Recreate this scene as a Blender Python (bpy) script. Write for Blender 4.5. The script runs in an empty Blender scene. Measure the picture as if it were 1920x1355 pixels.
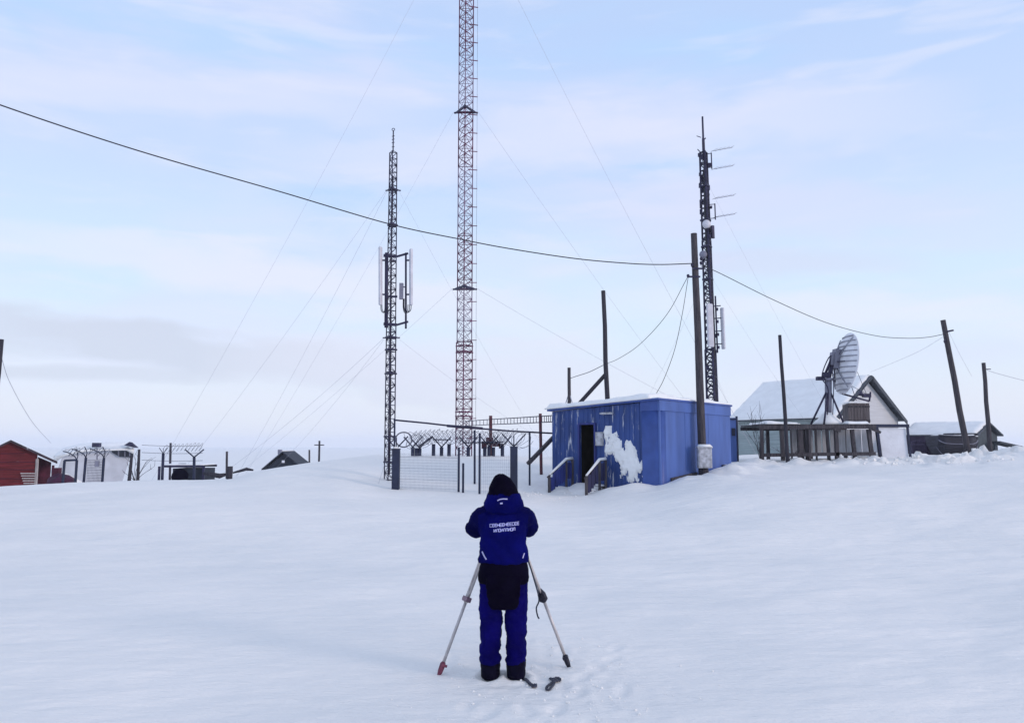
import bpy, bmesh, math, random
import numpy as np
from mathutils import Vector, Matrix, noise
from mathutils.bvhtree import BVHTree

random.seed(7)
S = bpy.context.scene
COL = S.collection
R = math.radians

# ------------------------------------------------------------------ measuring aid: photograph pixel + distance -> metres
EYE = 2.04; F = 1500.0; CX = 960.0; CY = 677.5; PITCH = R(6.0)
SP, CP = math.sin(PITCH), math.cos(PITCH)
def at(px, py, Y):
    a = (px - CX) / F; b = (CY - py) / F
    dy = CP - b * SP; dz = SP + b * CP
    t = Y / dy
    return Vector((a * t, Y, EYE + dz * t))
def zf(py, Y): return at(CX, py, Y).z
V = Vector

# ------------------------------------------------------------------ materials
def nodes_of(name):
    m = bpy.data.materials.new(name); m.use_nodes = True
    nt = m.node_tree
    return m, nt, nt.nodes, nt.links, nt.nodes['Principled BSDF']
def mat(name, c, rough=0.7, var=0.25, scale=3.0, bump=0.1, bscale=None, metal=0.0, stretch=(1,1,1), c2=None, frost=0.0, fscale=2.0, fstretch=(1,1,1), spec=0.3):
    """base colour broken up by noise, a bump, and optional patches of frost or blown snow"""
    m, nt, N, L, P = nodes_of(name)
    P.inputs['Roughness'].default_value = rough
    P.inputs['Metallic'].default_value = metal
    P.inputs['Specular IOR Level'].default_value = spec
    tc = N.new('ShaderNodeTexCoord'); mp = N.new('ShaderNodeMapping')
    mp.inputs['Scale'].default_value = stretch
    L.new(tc.outputs['Object'], mp.inputs['Vector'])
    nz = N.new('ShaderNodeTexNoise'); nz.inputs['Scale'].default_value = scale; nz.inputs['Detail'].default_value = 6
    L.new(mp.outputs[0], nz.inputs['Vector'])
    rp = N.new('ShaderNodeValToRGB')
    lo = tuple(x * (1 - var) for x in c) if c2 is None else c2
    hi = tuple(min(1, x * (1 + var)) for x in c) if c2 is None else c
    rp.color_ramp.elements[0].position = 0.3; rp.color_ramp.elements[1].position = 0.7
    rp.color_ramp.elements[0].color = (*lo, 1); rp.color_ramp.elements[1].color = (*hi, 1)
    L.new(nz.outputs['Fac'], rp.inputs['Fac'])
    out = rp.outputs['Color']
    if frost > 0:
        mp2 = N.new('ShaderNodeMapping'); mp2.inputs['Scale'].default_value = fstretch
        L.new(tc.outputs['Object'], mp2.inputs['Vector'])
        f1 = N.new('ShaderNodeTexNoise'); f1.inputs['Scale'].default_value = fscale; f1.inputs['Detail'].default_value = 8; f1.inputs['Roughness'].default_value = 0.65
        L.new(mp2.outputs[0], f1.inputs['Vector'])
        r2 = N.new('ShaderNodeValToRGB')
        r2.color_ramp.elements[0].position = 0.72 - 0.3 * frost; r2.color_ramp.elements[1].position = 0.86 - 0.3 * frost
        L.new(f1.outputs['Fac'], r2.inputs['Fac'])
        mx = N.new('ShaderNodeMix'); mx.data_type = 'RGBA'
        L.new(r2.outputs['Color'], mx.inputs['Factor']); L.new(out, mx.inputs[6]); mx.inputs[7].default_value = (0.78, 0.8, 0.84, 1)
        out = mx.outputs[2]
    L.new(out, P.inputs['Base Color'])
    if bump:
        n2 = N.new('ShaderNodeTexNoise'); n2.inputs['Scale'].default_value = bscale or scale * 4; n2.inputs['Detail'].default_value = 5
        L.new(mp.outputs[0], n2.inputs['Vector'])
        b = N.new('ShaderNodeBump'); b.inputs['Strength'].default_value = bump; b.inputs['Distance'].default_value = 0.05
        L.new(n2.outputs['Fac'], b.inputs['Height']); L.new(b.outputs[0], P.inputs['Normal'])
    return m

def snow_ground_mat():
    m, nt, N, L, P = nodes_of('snow_ground')
    P.inputs['Roughness'].default_value = 0.75; P.inputs['Specular IOR Level'].default_value = 0.2
    tc = N.new('ShaderNodeTexCoord')
    n0 = N.new('ShaderNodeTexNoise'); n0.inputs['Scale'].default_value = 0.35; n0.inputs['Detail'].default_value = 7
    L.new(tc.outputs['Object'], n0.inputs['Vector'])
    rp = N.new('ShaderNodeValToRGB'); rp.color_ramp.elements[0].position = 0.32; rp.color_ramp.elements[1].position = 0.68
    rp.color_ramp.elements[0].color = (0.785, 0.785, 0.775, 1); rp.color_ramp.elements[1].color = (0.89, 0.865, 0.835, 1)
    L.new(n0.outputs['Fac'], rp.inputs['Fac']); L.new(rp.outputs['Color'], P.inputs['Base Color'])
    mp = N.new('ShaderNodeMapping'); mp.inputs['Scale'].default_value = (0.5, 1.6, 1); mp.inputs['Rotation'].default_value = (0, 0, R(12))
    L.new(tc.outputs['Object'], mp.inputs['Vector'])
    n1 = N.new('ShaderNodeTexNoise'); n1.inputs['Scale'].default_value = 2.2; n1.inputs['Detail'].default_value = 9; n1.inputs['Roughness'].default_value = 0.62
    L.new(mp.outputs[0], n1.inputs['Vector'])
    n2 = N.new('ShaderNodeTexNoise'); n2.inputs['Scale'].default_value = 40; n2.inputs['Detail'].default_value = 4
    L.new(tc.outputs['Object'], n2.inputs['Vector'])
    b1 = N.new('ShaderNodeBump'); b1.inputs['Strength'].default_value = 0.75; b1.inputs['Distance'].default_value = 0.09
    L.new(n1.outputs['Fac'], b1.inputs['Height'])
    b2 = N.new('ShaderNodeBump'); b2.inputs['Strength'].default_value = 0.35; b2.inputs['Distance'].default_value = 0.01
    L.new(n2.outputs['Fac'], b2.inputs['Height']); L.new(b1.outputs[0], b2.inputs['Normal']); L.new(b2.outputs[0], P.inputs['Normal'])
    return m

M = {}
M['snow_ground'] = snow_ground_mat()
M['snow'] = mat('snow_cover', (0.84, 0.845, 0.85), 0.75, 0.05, 2.0, 0.35, 6)
M['dark_steel'] = mat('dark_steel', (0.030, 0.028, 0.064), 0.55, 0.4, 4, 0.1, metal=0.2)
M['dark_cable'] = mat('black_cable', (0.02, 0.02, 0.03), 0.6, 0.2, 8, 0)
M['wire'] = mat('steel_wire', (0.42, 0.42, 0.48), 0.5, 0.2, 8, 0, metal=0.4)
M['mast_red'] = mat('mast_red_paint', (0.105, 0.022, 0.065), 0.55, 0.35, 1.2, 0.1)
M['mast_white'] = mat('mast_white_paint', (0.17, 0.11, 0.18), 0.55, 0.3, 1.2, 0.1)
M['antenna'] = mat('antenna_grey', (0.56, 0.56, 0.62), 0.5, 0.1, 3, 0.05)
M['antenna_dark'] = mat('antenna_dark_grey', (0.2, 0.2, 0.26), 0.5, 0.2, 3, 0.05)
M['shed_blue_shaded'] = mat('shed_blue_shaded_paint', (0.026, 0.062, 0.225), 0.5, 0.35, 1.6, 0.12, 5, stretch=(1,1,0.35), frost=0.47, fscale=3.4, fstretch=(2.6,2.6,0.36))  # shed blue darkened for the door wall, turned from the light; frost on top
M['shed_blue_lit'] = mat('shed_blue_lit_paint', (0.068, 0.128, 0.37), 0.5, 0.24, 1.3, 0.12, 4, stretch=(1.6,1.6,0.3), frost=0.0)  # the same shed blue, lightened as on the wall facing the light
M['shed_trim'] = mat('shed_trim_paint', (0.042, 0.085, 0.30), 0.45, 0.2, 2.0, 0.08)
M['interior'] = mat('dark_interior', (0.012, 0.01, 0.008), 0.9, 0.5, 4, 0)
M['porch_blue'] = mat('porch_blue_paint', (0.028, 0.04, 0.19), 0.6, 0.4, 3, 0.2, stretch=(3,3,0.5), frost=0.10, fscale=6)
M['porch_dark'] = mat('porch_dark_paint', (0.02, 0.022, 0.07), 0.6, 0.4, 3, 0.2, stretch=(3,3,0.5), frost=0.05, fscale=6)
M['pole_wood'] = mat('weathered_pole_wood', (0.085, 0.075, 0.085), 0.85, 0.4, 6, 0.5, 20, stretch=(4,4,0.35), c2=(0.03,0.028,0.037))
M['pole_dark'] = mat('dark_pole_wood', (0.055, 0.05, 0.065), 0.85, 0.4, 6, 0.5, 20, stretch=(4,4,0.35), c2=(0.022,0.022,0.034))
M['plank'] = mat('old_planks', (0.095, 0.085, 0.095), 0.85, 0.4, 5, 0.5, 18, stretch=(5,5,0.5), c2=(0.028,0.026,0.035), frost=0.06, fscale=3)
M['plank_grey'] = mat('grey_brown_planks', (0.17, 0.15, 0.16), 0.85, 0.4, 5, 0.5, 18, stretch=(6,6,0.4), c2=(0.07,0.06,0.065))
M['pale_boards'] = mat('pale_frosted_boards', (0.52, 0.53, 0.57), 0.8, 0.2, 3, 0.3, stretch=(5,5,0.5), frost=0.15)
M['rust'] = mat('rusty_steel', (0.10, 0.035, 0.045), 0.8, 0.45, 5, 0.2)
M['rust_dark'] = mat('dark_rusty_steel', (0.05, 0.02, 0.035), 0.8, 0.45, 5, 0.2)
M['post_navy'] = mat('fence_post_paint', (0.018, 0.024, 0.055), 0.6, 0.3, 3, 0.1)
M['mesh_wire'] = mat('galvanised_mesh', (0.22, 0.225, 0.28), 0.5, 0.2, 5, 0, metal=0.3)
M['coil'] = mat('barbed_coil_steel', (0.11, 0.115, 0.15), 0.5, 0.25, 5, 0, metal=0.3)
M['house_green'] = mat('grey_green_siding', (0.30, 0.36, 0.37), 0.7, 0.2, 2, 0.15, stretch=(0.4,0.4,7))
M['house_white'] = mat('white_gable_boards', (0.54, 0.55, 0.58), 0.7, 0.08, 2, 0.15, stretch=(0.4,0.4,7))
M['house_trim'] = mat('dark_roof_edge', (0.07, 0.08, 0.10), 0.7, 0.3, 3, 0.1)
M['barn_wall'] = mat('dark_purple_boards', (0.058, 0.045, 0.085), 0.75, 0.35, 3, 0.3, stretch=(5,5,0.5), frost=0.05)
M['barn_gable'] = mat('dark_green_boards', (0.055, 0.07, 0.085), 0.75, 0.35, 3, 0.3, stretch=(5,5,0.5))
M['boat'] = mat('tarred_boat_planks', (0.03, 0.03, 0.045), 0.65, 0.4, 3, 0.25, stretch=(0.6,0.6,6))
M['red_wall'] = mat('red_planks', (0.115, 0.010, 0.016), 0.7, 0.4, 2.5, 0.3, stretch=(0.5,0.5,7), frost=0.10, fscale=2.2, fstretch=(0.6,0.6,4))
M['red_dark'] = mat('dark_red_boards', (0.07, 0.012, 0.03), 0.8, 0.4, 3, 0.2)
M['roof_dark'] = mat('dark_roofing', (0.045, 0.03, 0.04), 0.8, 0.4, 3, 0.3, frost=0.12, fscale=3)
M['bleached'] = mat('bleached_wood', (0.42, 0.38, 0.38), 0.8, 0.25, 5, 0.3, stretch=(4,4,0.5))
M['tarp'] = mat('maroon_tarpaulin', (0.05, 0.010, 0.035), 0.7, 0.4, 4, 0.3, frost=0.05)
M['far_wall'] = mat('pale_plaster', (0.50, 0.52, 0.58), 0.8, 0.1, 1.5, 0.1)
M['dark_glass'] = mat('dark_panes', (0.02, 0.022, 0.035), 0.3, 0.3, 1.5, 0, c2=(0.06,0.06,0.09))
M['gable_dark'] = mat('dark_tarred_gable', (0.022, 0.028, 0.045), 0.75, 0.4, 2, 0.2)
M['dish'] = mat('dish_paint', (0.72, 0.73, 0.78), 0.5, 0.14, 3, 0.1)
M['dish_rib'] = mat('dish_rib_grey', (0.30, 0.31, 0.37), 0.55, 0.2, 3, 0.05)  # ribs in a darker grey than the reflector
M['meter'] = mat('meter_box_paint', (0.42, 0.43, 0.47), 0.6, 0.4, 9, 0.2, frost=0.14, fscale=7)
M['jacket'] = mat('blue_jacket_cloth', (0.0020, 0.0026, 0.080), 0.9, 0.35, 5, 0.3, 60, spec=0.03)
M['trousers'] = mat('blue_trouser_cloth', (0.0032, 0.0021, 0.080), 0.9, 0.4, 5, 0.3, 60, spec=0.03)
M['navy_panel'] = mat('dark_navy_cloth', (0.0022, 0.0026, 0.052), 0.9, 0.4, 6, 0.3, 60, spec=0.03)
M['black_cloth'] = mat('black_cloth', (0.0026, 0.0018, 0.009), 0.9, 0.4, 6, 0.25, 60, spec=0.03)
M['piping'] = mat('pale_reflective_piping', (0.45, 0.44, 0.70), 0.5, 0.1, 6, 0)
M['lettering'] = mat('white_print', (0.42, 0.43, 0.78), 0.6, 0.15, 30, 0)
M['boot'] = mat('black_boot_rubber', (0.0035, 0.003, 0.012), 0.8, 0.4, 9, 0.2, spec=0.05)
M['skin'] = mat('skin', (0.50, 0.30, 0.23), 0.5, 0.1, 8, 0.05)
M['leg_alu'] = mat('tripod_aluminium', (0.50, 0.47, 0.47), 0.4, 0.15, 8, 0, metal=0.25)
M['clamp'] = mat('tripod_clamp', (0.20, 0.13, 0.17), 0.5, 0.3, 8, 0)
M['clamp_black'] = mat('black_plastic', (0.015, 0.015, 0.03), 0.5, 0.3, 8, 0)
M['foot_red'] = mat('tripod_red_foot', (0.16, 0.04, 0.07), 0.5, 0.4, 20, 0)
M['instrument'] = mat('instrument_case', (0.36, 0.30, 0.10), 0.45, 0.15, 8, 0)
M['strap'] = mat('strap_webbing', (0.045, 0.05, 0.075), 0.75, 0.3, 20, 0.2)
M['bark'] = mat('bare_twigs', (0.05, 0.045, 0.055), 0.85, 0.3, 9, 0)
M['sheet_white'] = mat('white_sheet', (0.74, 0.75, 0.80), 0.7, 0.08, 2, 0.2)

# ------------------------------------------------------------------ mesh collector and object helpers
class MB:
    def __init__(s): s.v = []; s.f = []; s.sm = []
    def add(s, vs, fs, smooth=False):
        o = len(s.v); s.v += [V(p) for p in vs]
        s.f += [tuple(i + o for i in f) for f in fs]; s.sm += [smooth] * len(fs); return s
    def box(s, c, size, ax=None):
        """box centred at c with full sizes along axes ax (three unit vectors)"""
        ax = ax or (V((1,0,0)), V((0,1,0)), V((0,0,1)))
        c = V(c); h = [a * (q / 2) for a, q in zip(ax, size)]
        vs = [c + h[0]*i + h[1]*j + h[2]*k for i in (-1,1) for j in (-1,1) for k in (-1,1)]
        return s.add(vs, [(0,1,3,2),(4,6,7,5),(0,4,5,1),(2,3,7,6),(0,2,6,4),(1,5,7,3)])
    def beam(s, a, b, w, t, up=V((0,0,1))):
        """rectangular bar from a to b, w across, t along up"""
        a = V(a); b = V(b); d = (b - a); l = d.length; d.normalize()
        x = d.cross(up)
        if x.length < 1e-4: x = d.cross(V((0,1,0)))
        x.normalize(); z = x.cross(d)
        return s.box((a + b) / 2, (w, l, t), (x, d, z))
    def tube(s, pts, r, n=6, smooth=True, cap=True):
        pts = [V(p) for p in pts]; k = len(pts)
        rr = list(r) if isinstance(r, (list, tuple)) else [r] * k
        vs = []; ref = None
        for i, p in enumerate(pts):
            d = (pts[min(i+1, k-1)] - pts[max(i-1, 0)])
            if d.length < 1e-9: d = V((0,0,1))
            d.normalize()
            if ref is None:
                ref = d.cross(V((0,0,1)) if abs(d.z) < 0.9 else V((0,1,0))); ref.normalize()
            x = ref - d * ref.dot(d)
            if x.length < 1e-6: x = d.orthogonal()
            x.normalize(); ref = x; y = d.cross(x)
            for j in range(n):
                a = 2 * math.pi * j / n
                vs.append(p + (x * math.cos(a) + y * math.sin(a)) * rr[i])
        fs = [(i*n+j, i*n+(j+1)%n, (i+1)*n+(j+1)%n, (i+1)*n+j) for i in range(k-1) for j in range(n)]
        o = len(s.v); s.add(vs, fs, smooth)
        if cap:
            s.f += [tuple(o + j for j in reversed(range(n))), tuple(o + (k-1)*n + j for j in range(n))]; s.sm += [False, False]
        return s
    def loft(s, rings, smooth=True, cap=True, closed=True):
        n = len(rings[0]); vs = [V(p) for r in rings for p in r]; k = len(rings)
        m = n if closed else n - 1
        fs = [(i*n+j, i*n+(j+1)%n, (i+1)*n+(j+1)%n, (i+1)*n+j) for i in range(k-1) for j in range(m)]
        o = len(s.v); s.add(vs, fs, smooth)
        if cap and closed:
            s.f += [tuple(o + j for j in reversed(range(n))), tuple(o + (k-1)*n + j for j in range(n))]; s.sm += [smooth, smooth]
        return s
    def prism(s, poly, ext):
        """closed polygon (points) pushed along ext"""
        n = len(poly); e = V(ext); vs = [V(p) for p in poly] + [V(p) + e for p in poly]
        return s.add(vs, [tuple(reversed(range(n))), tuple(range(n, 2*n))] + [(j, (j+1)%n, n+(j+1)%n, n+j) for j in range(n)])
    def build(s, name, m, parent=None):
        o0 = V((0,0,0)); p = parent
        while p is not None: o0 += p.location; p = p.parent
        me = bpy.data.meshes.new(name)
        me.from_pydata([tuple(v - o0) for v in s.v], [], s.f); me.update()
        bm = bmesh.new(); bm.from_mesh(me); bmesh.ops.recalc_face_normals(bm, faces=bm.faces); bm.to_mesh(me); bm.free()
        me.polygons.foreach_set('use_smooth', s.sm)
        me.materials.append(M[m] if isinstance(m, str) else m)
        o = bpy.data.objects.new(name, me); COL.objects.link(o); o.parent = parent
        return o

def tag(o, label=None, cat=None, group=None, kind=None):
    if label: o['label'] = label
    if cat: o['category'] = cat
    if group: o['group'] = group
    if kind: o['kind'] = kind
    return o
def thing(name, loc, label, cat, group=None):
    o = bpy.data.objects.new(name, None); o.empty_display_size = 0.2; COL.objects.link(o)
    o.location = V(loc); return tag(o, label, cat, group)

def spline(pts, n=12):
    """smooth curve through the points"""
    P = [V(p) for p in pts]; P = [P[0]*2 - P[1]] + P + [P[-1]*2 - P[-2]]; out = []
    for i in range(1, len(P) - 2):
        a, b, c, d = P[i-1:i+3]
        for k in range(n):
            t = k / n
            out.append(0.5*((2*b) + (c-a)*t + (2*a-5*b+4*c-d)*t*t + (3*b-a-3*c+d)*t**3))
    out.append(P[-2]); return out
def sag(a, b, s, n=24):
    a = V(a); b = V(b)
    return [a.lerp(b, i/n) - V((0,0,s*4*(i/n)*(1-i/n))) for i in range(n+1)]

def snow_slab(p00, p10, p11, p01, th, nu=24, nv=12, seed=0.0, rag=0.06, lump=0.3):
    """snow lying on a sloping quad: rounded uneven edges, lumpy top"""
    mb = MB(); p00, p10, p11, p01 = map(V, (p00, p10, p11, p01)); top = []; bot = []
    c = (p00+p10+p11+p01)/4
    for i in range(nu+1):
        for j in range(nv+1):
            u = i/nu; v = j/nv
            p = (p00*(1-u)+p10*u)*(1-v) + (p01*(1-u)+p11*u)*v
            e = min(u, 1-u)*(p10-p00).length; e2 = min(v, 1-v)*(p01-p00).length
            k = min(1, min(e, e2)/(th*1.1))
            prof = math.sqrt(max(0, 1-(1-k)**2))
            nn = noise.noise(V((p.x*1.3+seed, p.y*1.3, seed)))
            n2 = noise.noise(V((p.x*4+seed, p.y*4, seed*2)))
            edge = 1 - min(1, min(e, e2)/0.3)
            d = (p - c); d.z = 0
            if d.length > 1e-6: d.normalize()
            p = p + d*edge*(n2*rag)
            h = th*(0.25 + 0.75*prof)*(1 + lump*nn + 0.12*n2)
            top.append(p + V((0,0,h))); bot.append(p.copy())
    W = nv+1; T = len(top); fs = []
    for i in range(nu):
        for j in range(nv):
            q = (i*W+j, (i+1)*W+j, (i+1)*W+j+1, i*W+j+1)
            fs.append(q); fs.append(tuple(T+x for x in reversed(q)))
    for i in range(nu):
        fs.append((i*W, T+i*W, T+(i+1)*W, (i+1)*W)); fs.append((i*W+nv, (i+1)*W+nv, T+(i+1)*W+nv, T+i*W+nv))
    for j in range(nv):
        fs.append((j, j+1, T+j+1, T+j)); fs.append((nu*W+j, T+nu*W+j, T+nu*W+j+1, nu*W+j+1))
    mb.add(top+bot, fs, True); return mb

def bake(mb, mods, name):
    """mesh data of mb after modifiers [(type, {settings})]"""
    me = bpy.data.meshes.new(name); me.from_pydata([tuple(v) for v in mb.v], [], mb.f); me.update()
    bm = bmesh.new(); bm.from_mesh(me); bmesh.ops.recalc_face_normals(bm, faces=bm.faces); bm.to_mesh(me); bm.free()
    o = bpy.data.objects.new(name, me); COL.objects.link(o)
    for t, st in mods:
        md = o.modifiers.new(t, t)
        for k, v in st.items(): setattr(md, k, v)
    dg = bpy.context.evaluated_depsgraph_get()
    r = bpy.data.meshes.new_from_object(o.evaluated_get(dg))
    bpy.data.objects.remove(o); bpy.data.meshes.remove(me)
    return r

# ------------------------------------------------------------------ terrain
cols = {  # photograph column: (distance, row) where the snow is seen, ('z') where it is hidden beyond a crest
 -900: [(20,955),(24,925),(27,914),(31,'z',.5),(36,'z',-.4),(45,'z',-1.4),(80,'z',-3)],
 0:    [(20,950),(24,922),(27,911),(30,'z',.55),(34,'z',-.2),(40,'z',-1.0),(55,'z',-2),(80,'z',-3)],
 140:  [(20,948),(24,917),(27,904),(30,'z',.7),(34,'z',-.1),(40,'z',-.9),(55,'z',-2),(80,'z',-3)],
 300:  [(20,945),(24,914),(28,899),(31,'z',.75),(36,'z',.0),(44,'z',-.8),(60,'z',-2),(80,'z',-3)],
 430:  [(20,943),(24,912),(28,897),(32,'z',.75),(37,'z',.1),(46,'z',-.6),(60,'z',-2),(80,'z',-3)],
 500:  [(20,943),(24,910),(28,885),(30,875),(34,'z',.85),(40,'z',.1),(60,'z',-1.2),(80,'z',-3)],
 560:  [(20,944),(24,912),(28,880),(31,866),(36,'z',.9),(42,'z',.2),(60,'z',-1),(80,'z',-3)],
 640:  [(20,946),(24,917),(28,880),(32,856),(37,'z',1.3),(44,'z',.4),(60,'z',-1),(80,'z',-3)],
 700:  [(20,950),(25,918),(28,886),(33,847),(40,'z',1.5),(50,'z',.5),(80,'z',-2)],
 742:  [(20,953),(25,922),(28,893),(33,849),(40,'z',1.4),(50,'z',.5),(80,'z',-2)],
 850:  [(20,955),(24.6,927),(28,896),(33,850),(40,'z',1.3),(50,'z',.5),(80,'z',-2)],
 960:  [(20,957),(24.2,931),(28,896),(33,850),(40,'z',1.3),(50,'z',.5),(80,'z',-2)],
 1035: [(20,962),(24.5,936),(26.5,912),(30,880),(34,853),(40,'z',1.3),(50,'z',.5),(80,'z',-2)],
 1100: [(20,962),(24,935),(25.5,914),(30,875),(34,853),(40,'z',1.3),(50,'z',.6),(80,'z',-2)],
 1160: [(20,957),(24,922),(25.5,903),(30,872),(34,855),(40,'z',1.3),(50,'z',.7),(80,'z',-2)],
 1215: [(20,950),(23.5,915),(26,898),(30,872),(36,856),(45,'z',1.3),(80,'z',-1)],
 1300: [(20,932),(22,912),(24.5,891),(27,880),(32,868),(40,'z',1.4),(50,'z',1.0),(80,'z',-1)],
 1370: [(20,925),(22,907),(26.3,879),(30,867),(36,856),(45,'z',1.5),(60,'z',1),(100,'z',-.5)],
 1430: [(20,920),(26,882),(30,868),(36,856),(45,'z',1.6),(60,'z',1.2),(100,'z',-.5)],
 1560: [(20,916),(26,880),(30,867),(36,855),(45,'z',1.6),(60,'z',1.2),(100,'z',-.5)],
 1640: [(20,915),(26,878),(31,859),(36,852),(45,'z',1.6),(60,'z',1.2),(100,'z',-.5)],
 1705: [(20,914),(26,878),(31,861),(36,854),(45,'z',1.6),(60,'z',1.2),(100,'z',-.5)],
 1810: [(20,912),(26,877),(31,864),(34,856),(38,850),(45,'z',1.6),(60,'z',1.3),(100,'z',-.5)],
 1880: [(20,908),(26,872),(31,854),(34,842),(38,'z',1.85),(45,'z',1.8),(60,'z',1.4),(100,'z',-.5)],
 1920: [(20,906),(26,869),(31,850),(34,834),(38,'z',2.05),(45,'z',1.7),(60,'z',1.5),(100,'z',-.5)],
 2800: [(20,906),(26,868),(31,848),(34,834),(38,'z',2.05),(45,'z',1.8),(60,'z',1.5),(100,'z',-.5)],
}
LY = np.linspace(math.log(7.3), math.log(5000), 420)
cpx = sorted(cols)
tab = []
for p in cpx:
    ks = [(7.3, 0.0), (11, 0.03), (15, 0.12)]
    for k in cols[p]:
        ks.append((k[0], k[2] if k[1] == 'z' else zf(k[1], k[0])))
    ks += [(200, -4.5), (600, -6), (5000, -8)]
    xs = np.log([k[0] for k in ks]); zs = np.array([k[1] for k in ks])
    z = np.interp(LY, xs, zs)
    g = np.exp(-0.5*(np.arange(-12,13)/3.2)**2); g /= g.sum()
    tab.append(np.convolve(np.pad(z, 12, mode='edge'), g, 'valid'))
tab = np.array(tab)
UPX = np.linspace(-900, 2800, 741)                       # every 5 columns
T2 = np.array([np.interp(UPX, cpx, tab[:, k]) for k in range(len(LY))]).T
g = np.exp(-0.5*(np.arange(-12,13)/3.5)**2); g /= g.sum()
T2 = np.apply_along_axis(lambda c: np.convolve(np.pad(c, 12, mode='edge'), g, 'valid'), 0, T2)

rng = np.random.RandomState(3); PERM = rng.rand(256, 256)
def vnoise(x, y):
    xi = np.floor(x).astype(int); yi = np.floor(y).astype(int); fx = x-xi; fy = y-yi
    fx = fx*fx*(3-2*fx); fy = fy*fy*(3-2*fy)
    a = PERM[xi & 255, yi & 255]; b = PERM[(xi+1) & 255, yi & 255]; c = PERM[xi & 255, (yi+1) & 255]; d = PERM[(xi+1) & 255, (yi+1) & 255]
    return (a*(1-fx)+b*fx)*(1-fy) + (c*(1-fx)+d*fx)*fy - 0.5
def fbm(x, y, o=4):
    s = 0; a = 1.0
    for i in range(o):
        s = s + a*vnoise(x*2**i + 17.3*i, y*2**i + 5.1*i); a *= 0.5
    return s
def box01(x, a, b, s): return 1/(1+np.exp(-(x-a)/s)) * 1/(1+np.exp((x-b)/s))
prints = [(.55,6.9,.3),(.42,7.05,-.4),(.62,7.35,.5),(.78,7.6,.2),(.95,7.9,.6),(1.05,8.3,.4),(.3,7.7,-.2),(.5,8.2,.1),(.35,6.5,.3),(.1,6.45,-.2),
          (-.35,6.6,.2),(-.2,6.35,.5),(.2,6.1,.1),(.55,6.15,.4),(.75,6.6,-.3),(.92,6.95,.2),(-.45,7.5,-.3),(-.6,7.9,.1),(.15,8.6,.0),(.0,5.8,.2),(.32,5.6,.4),(.7,5.75,.1)]
mounds = [(3.55,23.75,.45,.16),(2.95,24.0,.4,.12),(5.05,23.55,.35,.16),(6.7,25.0,.5,.12),(7.3,25.7,.6,.2),(1.5,25.3,.5,.15),(9.2,29.6,.5,.15),(10.6,29.5,.6,.14),(12.4,29.4,.5,.2),(13.6,29.6,.7,.25)]
def ground(X, Y):
    X = np.asarray(X, float); Y = np.asarray(Y, float)
    Yc = np.maximum(Y, 7.3)
    px = CX + F*X/Yc*0.995
    iu = np.clip((px+900)/5.0, 0, 739.999); iv = np.clip((np.log(np.minimum(Yc,4999))-LY[0])/(LY[1]-LY[0]), 0, 418.999)
    i0 = iu.astype(int); j0 = iv.astype(int); fu = iu-i0; fv = iv-j0
    z = (T2[i0,j0]*(1-fu)+T2[i0+1,j0]*fu)*(1-fv) + (T2[i0,j0+1]*(1-fu)+T2[i0+1,j0+1]*fu)*fv
    c, s = math.cos(.2), math.sin(.2); xr = X*c+Y*s; yr = -X*s+Y*c
    near = np.exp(-(np.maximum(Y-6,0)/60)**2)
    near = near*(1-.9*np.exp(-((X**2+(Y-7.2)**2)/2.2**2)))
    z = z + near*(0.062*fbm(xr/4.5, yr/2.2, 3) + 0.040*fbm(xr/0.9+40, yr/0.35, 4))
    z = z + np.clip((Y-60)/200,0,1)*1.2*fbm(X/90, Y/160, 3)
    # ploughed lumps along the bank on the far side
    k = box01(px, 1590, 1900, 25)*box01(Y, 28.5, 34.5, .8)
    z = z + k*(0.95*np.maximum(fbm(X/0.55+9, Y/0.7, 4), 0) + .12*fbm(X*2.5, Y*2.5, 3) - .05)
    k = box01(px, 1380, 1640, 20)*box01(Y, 27, 31, .8)
    z = z + k*0.5*np.maximum(fbm(X/0.6+3, Y/0.6, 3), 0)
    k = box01(px, 1245, 1400, 8)*box01(Y, 23.2, 27, .35)
    z = z + k*0.35*np.maximum(fbm(X/0.7+8, Y/0.5, 3), 0)
    for (mx, my, mr, mh) in mounds: z = z + mh*np.exp(-(((X-mx)**2+(Y-my)**2)/mr**2))*(1+.5*fbm(X*2.2, Y*2.2, 2))
    # trodden snow round the tripod
    k = np.exp(-(((X-.35)/1.1)**2 + ((Y-7.1)/1.3)**2))
    z = z + k*0.016*fbm(X/.11, Y/.2, 3) - k*0.014*np.maximum(fbm(X/.3+7, Y/.22, 2), 0.12)
    for bx in (-.195, .035): z = z + .022*np.exp(-((np.sqrt(((X-bx)/.8)**2+(Y-7.33)**2)-.17)/.05)**2)*(1+.6*fbm(X*9, Y*9, 2))
    for (fx, fy, a) in prints:
        dx = (X-fx)*math.cos(a)+(Y-fy)*math.sin(a)*0; dy = (Y-fy)
        xx = (X-fx)*math.cos(a)-(Y-fy)*math.sin(a); yy = (X-fx)*math.sin(a)+(Y-fy)*math.cos(a)
        q = (xx/.065)**2 + (yy/.15)**2
        z = z - 0.012*np.exp(-q**2) + 0.003*np.exp(-(np.sqrt(q)-1.5)**2/.12)
    return z
def gz(x, y): return float(ground(np.array([x]), np.array([y]))[0])

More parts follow.
